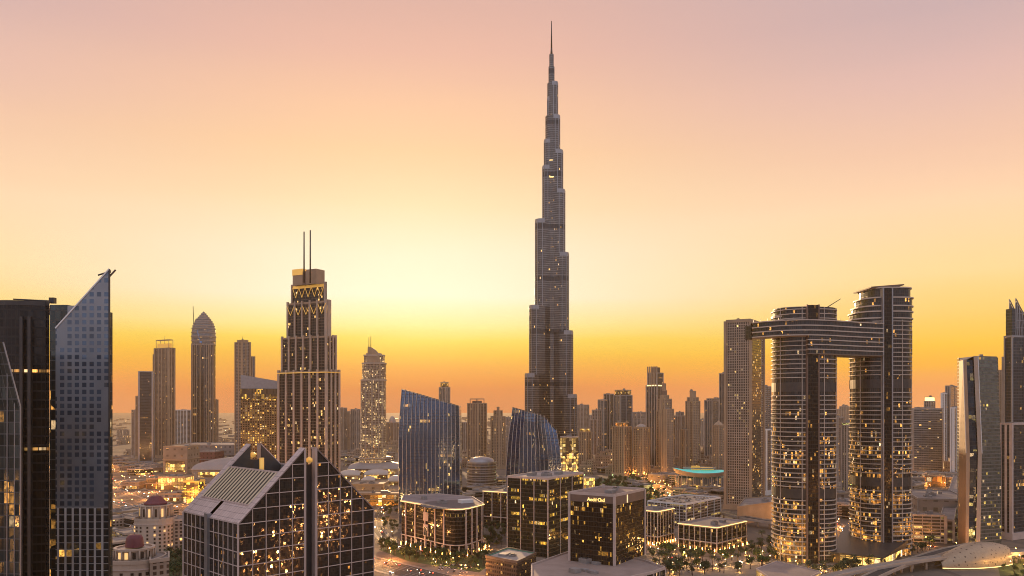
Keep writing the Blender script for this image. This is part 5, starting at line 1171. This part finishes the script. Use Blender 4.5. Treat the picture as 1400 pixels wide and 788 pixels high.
P2 = inset(P, 5); MB().prism(P2, z, z + 6, cap=False).build('upper_storey', F_PARK, t); roof_kit(t, P2, z + 6, TAN, 1, 3, 9)
# ================================================================== low old town houses, far city
HM = [mat('sandy_house_wall', c, .85, noise=.3, scale=.08) for c in ((.44, .32, .23), (.36, .26, .19), (.50, .37, .27))]
def house_proto(i):
    r = random.Random(i); t = thing('low_house', None, None, (0, 0, 0))
    F_H = facade('house_wall_%s' % 'abc'[i], (.05, .04, .03), (.42, .31, .22) if i % 2 else (.36, .27, .20), 4, 3.6, .6, .5, lit=.16, es=2.4, litc=(1, .6, .2), metal=.1, rough=.3)
    def blk(x, y, sx, sy, h, nm):
        P = [(x - sx, y - sy), (x + sx, y - sy), (x + sx, y + sy), (x - sx, y + sy)]; MB().prism(P, 0, h, cap=False).build(nm, F_H, t); MB().ring(inset(P, -.4), inset(P, .5), h - .8, h + 1).build('parapet', HM[i], t)
        m = MB(); m.face([(*p, h) for p in P]); m.build('roof', HM[i], t)
    blk(0, 0, 14, 10, 14 + 4 * i, 'main_wing'); blk(13 + i, 4, 6, 8, 22 + 3 * i, 'stair_tower'); blk(-12, -6, 7, 7, 10, 'side_wing'); blk(2, 3, 4, 4, 19 + 4 * i, 'wind_tower')
    return t
HP = [house_proto(i) for i in range(3)]; used = [0, 0, 0]
def houses(label, group, n, xr, yr, sc_=(0.8, 1.4)):
    r = random.Random(hash(label) % 1000 if False else len(label) * 7 + n); k = 0; tries = 0; pts = []
    while k < n and tries < n * 60:
        tries += 1; x, y = r.uniform(*xr), r.uniform(*yr); p = G(x, y)
        if not free((p.x, p.y)) or any((p - q).length < 26 for q in pts): continue
        pts.append(p); i = r.randrange(3)
        o = HP[i] if not used[i] else copy_tree(HP[i]); used[i] = 1
        s_ = r.uniform(*sc_); o.location = (p.x, p.y, 0); o.rotation_euler = (0, 0, r.uniform(-.5, .5)); o.scale = (s_, s_, s_ * r.uniform(.8, 1.3)); tag(o, label, 'house', group); k += 1
houses('low sandy old town house beyond the round banded block', 'sandy houses beyond the round banded block', 26, (632, 702), (612, 640))
houses('low sandy house at the foot of the right cluster towers', 'houses at the foot of the right cluster', 34, (796, 990), (630, 650))
houses('low sandy house among amber lights behind the teal roofed hall', 'houses behind the teal roofed hall', 14, (940, 992), (622, 640), (1.0, 1.7))
houses('low sandy house behind the blocks right of the twin towers', 'houses right of the twin towers', 12, (1240, 1312), (630, 655))
houses('low sandy house near the sail topped hotel', 'houses near the sail topped hotel', 12, (466, 545), (607, 632))
houses('low sandy house scattered over the far left plain', 'houses on the far left plain', 16, (152, 330), (590, 625), (.8, 1.3))
def low_blocks(label, group, n, poly, seed, hr=(9, 20)):
    P = gp(*poly); r = random.Random(seed); xs_ = [p[0] for p in P]; ys_ = [p[1] for p in P]; got = 0; tr = 0
    while got < n and tr < n * 60:
        tr += 1; x, y = r.uniform(min(xs_), max(xs_)), r.uniform(min(ys_), max(ys_)); a, b = r.uniform(12, 26), r.uniform(9, 18); yw = R(r.choice((20, 45, 50)))
        Q = [(x + u_ * math.cos(yw) - v_ * math.sin(yw), y + u_ * math.sin(yw) + v_ * math.cos(yw)) for u_, v_ in ((-a, -b), (a, -b), (a, b), (-a, b))]
        if not inside((x, y), P) or any(not free(q) for q in Q + [(x, y)]) or any(on_road(Vector((*q, 0))) for q in Q + [(x, y)]): continue
        if any(inside(f, Q) for F_ in FOOT for f in F_): continue
        h = r.uniform(*hr); t = root_at('low_block', label, 'low building', Q, 0, group); fm = r.choice((F_PARK, F_RES, F_MALL, F_OFC)); MB().prism(Q, 0, h, cap=False).build('wall', fm, t); roof_kit(t, Q, h, r.choice((CONC, BEIGE, TAN)), 1, 3, got + seed)
        MB().ring(inset(Q, -1.2), inset(Q, .3), 3.6, 4.2).build('canopy', CONC, t); got += 1
        if r.random() < .5: MB().box((Q[0][0] * .5 + Q[1][0] * .5, Q[0][1] * .5 + Q[1][1] * .5, 1.8), (a * 1.3, 1.0, 2.6), yw).build('shopfront', SHOP, t)
def on_road(p):
    for nm, L, wd, ln, z in ROADS:
        for q in L:
            if abs(q.x - p.x) < wd and abs(q.y - p.y) < wd and (q - Vector((p.x, p.y, 0))).length < wd * .5 + 2: return True
    return False
low_blocks('low block on the ground between blue towers and round fronted office', 'low blocks behind the round fronted office', 14, [(560, 690), (700, 660), (700, 700), (640, 705)], 3)
low_blocks('low block between the loop road and the twin towers', 'low blocks behind the twin towers', 12, [(1020, 700), (1200, 675), (1240, 700), (1150, 720)], 4)
low_blocks('low block right of the twin towers among amber lamps', 'low blocks right of the twin towers', 12, [(1236, 660), (1312, 650), (1312, 745), (1240, 735)], 5)
low_blocks('low roadside block between highway and domed blocks', 'low roadside blocks', 10, [(150, 700), (250, 700), (250, 740), (150, 760)], 6, (6, 12))
low_blocks('low roadside block on the far side of the highway', 'low blocks beyond the highway', 16, [(150, 630), (215, 636), (215, 652), (150, 648)], 7, (6, 14))
low_blocks('low block beside the boulevard of amber lamps', 'low blocks beside the boulevard', 22, [(800, 645), (990, 640), (1000, 690), (900, 690), (850, 655)], 8, (7, 16))
low_blocks('low block behind the masted hotel and vaulted halls', 'low blocks behind the vaulted halls', 10, [(455, 626), (546, 622), (546, 636), (455, 640)], 9)
# unseen lit blocks added behind the viewpoint to be mirrored in the glass ahead
r = random.Random(77)
for i, (bx, by, bw, bd, bh) in enumerate(((-620, -420, 60, 40, 120), (-150, -140, 50, 36, 104), (-60, -230, 60, 40, 130), (40, -150, 46, 40, 92), (130, -210, 56, 44, 118), (220, -130, 44, 44, 84), (320, -180, 60, 40, 126), (-40, -420, 90, 50, 138), (260, -400, 80, 50, 128), (-330, -520, 80, 50, 132))):
    Q = [(bx - bw / 2, by - bd / 2), (bx + bw / 2, by - bd / 2), (bx + bw / 2, by + bd / 2), (bx - bw / 2, by + bd / 2)]
    t = root_at('unseen_block', 'pale lit block added unseen behind the viewpoint for reflections', 'building', Q, 0, 'unseen blocks added behind the viewpoint'); MB().prism(Q, 0, bh, cap=False).build('wall', (F_LITR, F_RES, F_GLS)[i % 3], t); roof_kit(t, Q, bh, BEIGE, 1.2, 3, i)
    MB().prism(inset(Q, -6), 0, 9, cap=False).build('podium', (SHOP, SHOPO)[i % 2], t); m = MB(); m.face([(*p, 9) for p in inset(Q, -6)]); m.build('podium_roof', ROOF, t)
# the rest of the city, far off and reading as one mass
r = random.Random(5); m = MB()
for k in range(900):
    px_, y = r.uniform(-60, 1460), 555 + 150 * F / r.uniform(3300, 9500); p = G(px_, y); s_ = r.uniform(10, 34); h = r.choice((6, 8, 10, 12, 15, 24, 40)) * r.uniform(.7, 1.3)
    if px_ < 420 and h > 16: h = 9
    m.prism([(p.x - s_, p.y - s_), (p.x + s_, p.y - s_), (p.x + s_, p.y + s_), (p.x - s_, p.y + s_)], 0, h)
tag(m.build('distant_city', F_RES), 'low hazy city spreading to the horizon', 'city', kind='stuff')
LC = MB()
for k in range(520):
    px_, D = r.uniform(-60, 1460), r.uniform(2600, 8000); s_ = D / 2600 * .9; p = (X(px_, D), D, r.uniform(6, 13)); LC.box(p, (s_ * 1.6, s_, s_))
tag(LC.build('distant_lights', glow('far_lights', (1, .58, .2), 9, False)), 'countless small lights of the far city', 'lights', kind='stuff')
# ================================================================== trees
BARK = mat('bark', (.10, .07, .05), .9)
def leaf(name, c):
    m = mat(name, c, .8, noise=.5, scale=.6, c2=tuple(x * .45 for x in c)); return m
LEAF = [leaf('leaf_dark_green', (.045, .075, .022)), leaf('leaf_olive', (.07, .085, .03)), leaf('leaf_fresh_green', (.06, .11, .025))]
def tree_proto(i, palm=False):
    r = random.Random(40 + i); t = thing('palm_tree' if palm else 'street_tree', None, None, (0, 0, 0))
    if palm:
        m = MB(); m.bar((0, 0, 0), (.3, .1, 4), .32, 7, .24); m.bar((.3, .1, 3.9), (.5, .1, 8), .25, 7, .2); m.build('trunk', BARK, t)
        m = MB()
        for k in range(22):
            a = k * 2.4; e = r.uniform(-.2, .9); L = r.uniform(2.8, 3.8); p = Vector((.5, .1, 8)); d = Vector((math.cos(a), math.sin(a), e)); n = Vector((-math.sin(a), math.cos(a), 0))
            for q in range(4):
                p2 = p + d.normalized() * L / 4; w0, w1 = .55 * (1 - q / 4.5), .55 * (1 - (q + 1) / 4.5)
                m.face([p - n * w0 - Vector((0, 0, w0 * .6)), p, p2, p2 - n * w1 - Vector((0, 0, w1 * .6))]); m.face([p, p + n * w0 - Vector((0, 0, w0 * .6)), p2 + n * w1 - Vector((0, 0, w1 * .6)), p2]); p = p2; d.z -= .55
        m.build('crown', LEAF[1], t); return t
    m = MB(); m.bar((0, 0, 0), (0, 0, 2.6), .28, 7, .2)
    for k in range(4): a = k * 1.7 + i; m.bar((0, 0, 2.3), (math.cos(a) * 1.5, math.sin(a) * 1.5, 4.6), .16, 5, .07)
    m.build('trunk', BARK, t)
    m = MB(); lobes = [(r.uniform(-1.6, 1.6), r.uniform(-1.6, 1.6), r.uniform(3.8, 6.4), r.uniform(1.1, 1.9)) for _ in range(8)]
    for k in range(420):
        lx, ly, lz, lr = r.choice(lobes); v = Vector((r.gauss(0, 1), r.gauss(0, 1), r.gauss(0, .8))).normalized() * lr * r.uniform(.55, 1.08); c = Vector((lx, ly, lz)) + v
        a = Vector((r.gauss(0, 1), r.gauss(0, 1), r.gauss(0, 1))).normalized(); b = a.orthogonal().normalized(); b = (b + a.cross(b) * r.uniform(-1, 1)).normalized(); s_ = r.uniform(.22, .5)
        a = b.cross(v.normalized() if r.random() < .6 else a); a = a.normalized() if a.length > .01 else b.orthogonal()
        m.face([c - a * s_, c + b * s_ * .7, c + a * s_, c - b * s_ * .7])
    m.build('crown', LEAF[i % 3], t); return t
TP = [tree_proto(i) for i in range(4)] + [tree_proto(9, True)]; tused = [0] * 5
def on_road(p):
    for nm, L, wd, ln, z in ROADS:
        for q in L:
            if abs(q.x - p.x) < wd and abs(q.y - p.y) < wd and (q - Vector((p.x, p.y, 0))).length < wd * .5 + 2: return True
    return False
def trees(label, group, n, poly, palm=.15, sc_=(.8, 1.5), gap=4.0, cat='tree'):
    P = gp(*poly); r = random.Random(n * 31 + len(label)); xs_ = [p[0] for p in P]; ys_ = [p[1] for p in P]; pts = []; tries = 0
    while len(pts) < n and tries < n * 80:
        tries += 1; p = Vector((r.uniform(min(xs_), max(xs_)), r.uniform(min(ys_), max(ys_)), 0))
        if not inside(p, P) or not free((p.x, p.y)) or on_road(p) or any((p - q).length < gap for q in pts): continue
        pts.append(p); i = 4 if r.random() < palm else r.randrange(4)
        o = TP[i] if not tused[i] else copy_tree(TP[i]); tused[i] = 1; s_ = r.uniform(*sc_)
        o.location = p; o.rotation_euler = (0, 0, r.uniform(0, 6.28)); o.scale = (s_, s_, s_ * r.uniform(.85, 1.15)); tag(o, label, cat, group)
trees('small leafy tree on the lawn of the round fronted office', 'trees round the round fronted office', 64, [(528, 742), (600, 757), (690, 752), (655, 780), (560, 768), (516, 750)])
trees('small tree in the garden plaza of the ribbed offices', 'trees in the garden plaza', 100, [(884, 752), (985, 764), (1070, 737), (1058, 772), (1000, 786), (900, 790)], .3, (.9, 1.7))
trees('dense dark park tree behind the sign topped office', 'park trees behind the sign topped office', 90, [(806, 664), (850, 654), (890, 668), (912, 690), (890, 700), (815, 690)], .05, (1.3, 2.2), 7)
trees('tree in the lit garden between the twin towers', 'trees between the twin towers', 46, [(1050, 782), (1140, 778), (1240, 762), (1280, 750), (1270, 742), (1210, 772), (1120, 796)], .4)
trees('tree in the green court below the domed blocks', 'trees below the domed blocks', 34, [(222, 742), (252, 738), (262, 782), (232, 800), (226, 770)], .1, (1.2, 2.0), 5)
trees('street tree along the boulevard of amber lamps', 'trees along the boulevard', 44, [(840, 640), (868, 640), (935, 672), (950, 700), (915, 700), (880, 668)], .2, (1.0, 1.8), 6)
trees('tree on the green verge beside the station', 'trees beside the station', 12, [(1366, 772), (1420, 762), (1420, 795), (1372, 795)], .3, (.7, 1.1))
trees('tree between the dark office block and round fronted office', 'trees between the two dark offices', 30, [(656, 722), (692, 718), (692, 752), (664, 752)], .2, (.8, 1.4))
trees('tree in the verge beside the curved ramp', 'trees beside the curved ramp', 22, [(518, 695), (548, 690), (548, 735), (528, 735), (524, 716)], .2, (.8, 1.3))
# ================================================================== street lamps
def lamp_proto(lm, h=9.0, rr=.48, lc=(1, .40, .08), pw=9000):
    t = thing('street_lamp', None, None, (0, 0, 0)); MB().bar((0, 0, 0), (0, 0, h), .13, 6, .08).build('pole', DARKM, t)
    MB().bar((0, 0, h), (1.4, 0, h + .4), .07, 5).build('arm', DARKM, t); MB().lathe([(.05, h - .35), (rr * .8, h - .15), (rr, h + .15), (rr * .6, h + .5), (.05, h + .62)], 1.5, 0, 8, False).build('lamp_head', lm, t)
    ld = bpy.data.lights.new('lamp_light', 'POINT'); ld.energy = pw; ld.color = lc; ld.shadow_soft_size = rr; lo = bpy.data.objects.new('lamp_light', ld); col.objects.link(lo); lo.parent = t; lo.location = (1.5, 0, h - .9 - rr); return t
LP = [lamp_proto(LAMPM), lamp_proto(LAMPW, lc=(1, .55, .16), pw=4500), lamp_proto(LAMPG, lc=(.6, 1, .35), pw=3500), lamp_proto(LAMPW, 3.4, .26, (1, .50, .12), 1500), lamp_proto(LAMPM, 12, .62, pw=55000, lc=(1, .38, .10))]; lused = [0] * 5
NL = {}
def lamp(i, p, rz, label, group):
    if any(not free((p.x + a, p.y + b)) for a, b in ((6, 0), (-6, 0), (0, 6), (0, -6))): return
    NL[group] = NL.get(group, 0) + 1
    o = LP[i] if not lused[i] else copy_tree(LP[i]); lused[i] = 1; o.location = (p.x, p.y, 0); o.rotation_euler = (0, 0, rz); tag(o, label, 'street lamp', group)
def in_view(p, z=0):
    if p.y < 100: return False
    x = 700 + p.x / p.y * F; y = HOR + (CAM_H - z) * F / p.y; return -20 < x < 1420 and y < 800
def lamps_along(L, wid, step, i, label, group, sides=(1, -1)):
    acc = 0
    for sd_ in sides:
        S_ = side(L, sd_ * (wid / 2 + 1.6)); acc = 0
        for a, b in zip(S_, S_[1:]):
            d = (b - a).length; acc += d
            if acc >= step:
                acc = 0; dd = (b - a).normalized()
                if in_view(b) and free((b.x, b.y)): lamp(i, b, math.atan2(dd.y, dd.x) - sd_ * math.pi / 2, label, group)
lamps_along(HWY, 34, 105, 4, 'amber lamp post along the wide highway', 'lamps along the highway')
lamps_along(HW2, 14, 85, 0, 'amber lamp post along the service road', 'lamps along the service road')
lamps_along(HW3, 12, 120, 0, 'amber lamp post along the frontage road by the mall', 'lamps along the frontage road')
lamps_along(RMP, 11, 80, 1, 'warm lamp post along the curved ramp', 'lamps along the curved ramp')
lamps_along(BLV, 16, 46, 0, 'amber lamp post on the crowded boulevard', 'lamps along the boulevard')
lamps_along(OVR, 9, 80, 2, 'greenish lamp post along the park road', 'lamps along the park road')
lamps_along(RRD, 14, 44, 0, 'amber lamp post on the road beside the right twin tower', 'lamps on the right road')
lamps_along(LOP, 10, 30, 0, 'amber lamp post on the loop road behind the twin towers', 'lamps on the loop road')
lamps_along(PLZ, 11, 44, 1, 'warm lamp post on the plaza road', 'lamps on the plaza road')
def unseen_street_lamps(L, wid, step, label, group):
    acc = 0
    for sd_ in (1, -1):
        S_ = side(L, sd_ * (wid / 2 + 1.6))
        for a, b in zip(S_, S_[1:]):
            acc += (b - a).length
            if acc >= step: acc = 0; lamp(4, b, math.atan2((b - a).y, (b - a).x) - sd_ * math.pi / 2, label, group)
unseen_street_lamps(road('unseen_cross_street', 'unseen amber lit cross street added right of the viewpoint for reflections', [(230, 150), (420, 120), (640, 105), (900, 60)], 22, 6), 22, 70, 'unseen amber lamp post added on the cross street right of the viewpoint', 'added lamps of the unseen cross street')  # lit street put in out of view so the gabled block mirrors amber
unseen_street_lamps(road('unseen_back_street', 'unseen amber lit street added behind the viewpoint for reflections', [(-900, -230), (-500, -270), (-200, -290), (150, -300)], 22, 6), 22, 90, 'unseen amber lamp post added on the street behind the viewpoint', 'added lamps of the unseen back street')  # street and lamps added out of view, mirrored by the slant topped tower
def lamps_in(n, poly, i, label, group, gap=6, cat=None):
    P = gp(*poly); r = random.Random(n + len(label)); xs_ = [p[0] for p in P]; ys_ = [p[1] for p in P]; pts = []; tries = 0
    while len(pts) < n and tries < n * 80:
        tries += 1; p = Vector((r.uniform(min(xs_), max(xs_)), r.uniform(min(ys_), max(ys_)), 0))
        if not inside(p, P) or not free((p.x, p.y)) or any((p - q).length < gap for q in pts): continue
        pts.append(p); lamp(i, p, r.uniform(0, 6.28), label, group)
lamps_in(34, [(884, 745), (985, 762), (1070, 735), (1058, 772), (1000, 786), (900, 790)], 3, 'low garden lamp among the trees of the ribbed offices', 'garden lamps by the ribbed offices')
lamps_in(22, [(1050, 782), (1140, 774), (1240, 760), (1270, 745), (1210, 774), (1120, 796)], 3, 'low garden lamp between the twin towers', 'garden lamps between the twin towers')
lamps_in(14, [(528, 742), (600, 757), (692, 746), (692, 760), (655, 783), (560, 768)], 3, 'low garden lamp on the lawn of the round fronted office', 'garden lamps of the round fronted office')
lamps_in(22, [(856, 640), (880, 640), (950, 668), (960, 700), (915, 702), (880, 672)], 0, 'amber lamp post in the lit blocks beside the boulevard', 'lamps beside the boulevard', 9)
lamps_in(14, [(150, 640), (240, 660), (330, 690), (330, 712), (240, 700), (150, 668)], 1, 'warm lamp post on the lots in front of the mall', 'lamps in front of the mall', 10)
lamps_in(14, [(460, 655), (546, 650), (546, 690), (480, 684)], 1, 'warm lamp post among the vaulted halls', 'lamps among the vaulted halls', 10)
lamps_in(12, [(1262, 648), (1312, 640), (1312, 668), (1262, 672)], 0, 'amber lamp post round the orange lit block', 'lamps round the orange block', 12)
lamps_in(8, [(1364, 772), (1420, 762), (1420, 790), (1372, 790)], 1, 'warm lamp post on the verge beside the station', 'lamps beside the station', 8)
# ================================================================== cars
def car_proto(name, body, lit=True):
    t = thing('parked_car', None, None, (0, 0, 0))
    def sec(pts, w0, nm, m_):
        mb = MB(); A = [(x, -w, z) for x, z, w in pts]; B = [(x, w, z) for x, z, w in pts]; mb.face(A); mb.face(B[::-1])
        for i in range(len(A)): j = (i + 1) % len(A); mb.face([A[j], A[i], B[i], B[j]])
        return mb.build(nm, m_, t)
    sec([(-2.2, .35, .85), (2.2, .35, .82), (2.25, .72, .80), (1.2, .92, .84), (-2.1, .98, .84), (-2.25, .7, .85)], .85, 'body', body)
    sec([(-1.9, .96, .80), (1.1, .92, .80), (.35, 1.45, .64), (-1.3, 1.45, .64)], .8, 'cabin', WINM)
    for x in (-1.35, 1.4):
        for y in (-.84, .84): MB().bar((x, y - .1, .33), (x, y + .1, .33), .33, 10).build('wheel', DARKM, t)
    for y in (-.6, .6):
        MB().box((2.24, y, .66), (.12, .42, .26)).build('headlight', HEADL if lit else STEEL, t); MB().box((-2.24, y, .72), (.12, .40, .24)).build('tail_light', TAILL if lit else REDROOF, t)
    return t
CP = [car_proto('white', WHITE), car_proto('grey', GREYM), car_proto('red', mat('red_paint', (.35, .03, .03), .3)), car_proto('dark', mat('black_paint', (.03, .03, .035), .25))]; CP += [car_proto('white', WHITE, False), car_proto('grey', GREYM, False), car_proto('dark', DARKM, False)]; cused = [0] * 7
def car(p, rz, label, group, r, z, lit=True):
    i = r.choice((0, 0, 1, 1, 2, 3)) if lit else r.choice((4, 4, 5, 6)); o = CP[i] if not cused[i] else copy_tree(CP[i]); cused[i] = 1; o.location = (p.x, p.y, z); o.rotation_euler = (0, 0, rz); tag(o, label, 'car', group)
ncar = [0]
def traffic(nm, n, label, group, smin=0.0, smax=1.0):
    L, wd, ln, z = [(L, w_, l_, z_) for a, L, w_, l_, z_ in ROADS if a == nm][0]; r = random.Random(n + len(nm)); got = 0; tr = 0; pts = []
    while got < n and tr < n * 40:
        tr += 1; i = int(r.uniform(smin, smax) * (len(L) - 2)); l = r.randrange(ln); off = -wd / 2 + wd * (l + .5) / ln; p = L[i].lerp(L[i + 1], r.random()); d = (L[i + 1] - L[i]).normalized(); p = p + Vector((-d.y, d.x, 0)) * off
        if not in_view(p) or not free((p.x, p.y)) or any((p - q).length < 7 for q in pts): continue
        fwd = l < ln / 2; car(p, math.atan2(d.y, d.x) + (0 if fwd else math.pi), label, group, r, z); pts.append(p); got += 1
traffic('highway', 96, 'car with lit lamps driving on the wide highway', 'cars on the highway')
traffic('service_road', 26, 'car driving on the amber service road', 'cars on the service road')
traffic('frontage_road', 60, 'car on the frontage road by the mall', 'cars on the frontage road')
traffic('curved_ramp', 9, 'car on the curved ramp', 'cars on the curved ramp')
traffic('boulevard', 22, 'car on the crowded boulevard of amber lamps', 'cars on the boulevard')
traffic('plaza_road', 20, 'car on the plaza road between the low offices', 'cars on the plaza road')
traffic('right_road', 16, 'car on the road beside the right twin tower', 'cars on the right road')
traffic('loop_road', 10, 'car on the loop road behind the twin towers', 'cars on the loop road')
def lot_cars(n, poly, label, group):
    P = gp(*poly); r = random.Random(n); xs_ = [p[0] for p in P]; ys_ = [p[1] for p in P]; got = 0
    y = min(ys_)
    while y < max(ys_) and got < n:
        x = min(xs_)
        while x < max(xs_) and got < n:
            p = Vector((x, y, 0))
            if r.random() < .6 and inside(p, P) and free((x, y)) and not on_road(p): car(p, math.pi / 2 * r.choice((1, -1)), label, group, r, .02, False); got += 1
            x += 2.9
        y += 11
lot_cars(26, [(600, 762), (640, 756), (655, 770), (640, 786), (600, 790)], 'parked car in the lot left of the brick coloured block', 'cars parked beside the brick block')
lot_cars(22, [(905, 764), (950, 772), (940, 786), (900, 780)], 'parked car in the lot below the ribbed offices', 'cars parked below the ribbed offices')
def roof_cars():
    P, z = DECK; n_, r_, b_, l_ = [Vector(p) for p in P]; r = random.Random(3)
    for i in range(4):
        for j in range(10):
            if r.random() < .3: continue
            p = n_.lerp(r_, .12 + .22 * i).lerp(l_.lerp(b_, .12 + .22 * i), .08 + .085 * j); d = (r_ - n_); car(p, math.atan2(d.y, d.x) + (math.pi if i % 2 else 0), 'parked car on the roof of the white framed deck block', 'cars parked on the deck roof', r, z + .03, False)
roof_cars()
for protos, us in ((HP, used), (TP, tused), (LP, lused), (CP, cused)):
    for o, u_ in zip(protos, us):
        if not u_:
            for ch in list(o.children): bpy.data.objects.remove(ch)
            bpy.data.objects.remove(o)
# names: parts of one kind keep the plain name
for c_, (nm, nc) in zip(CP, (('car', 0),) * 4):
    pass
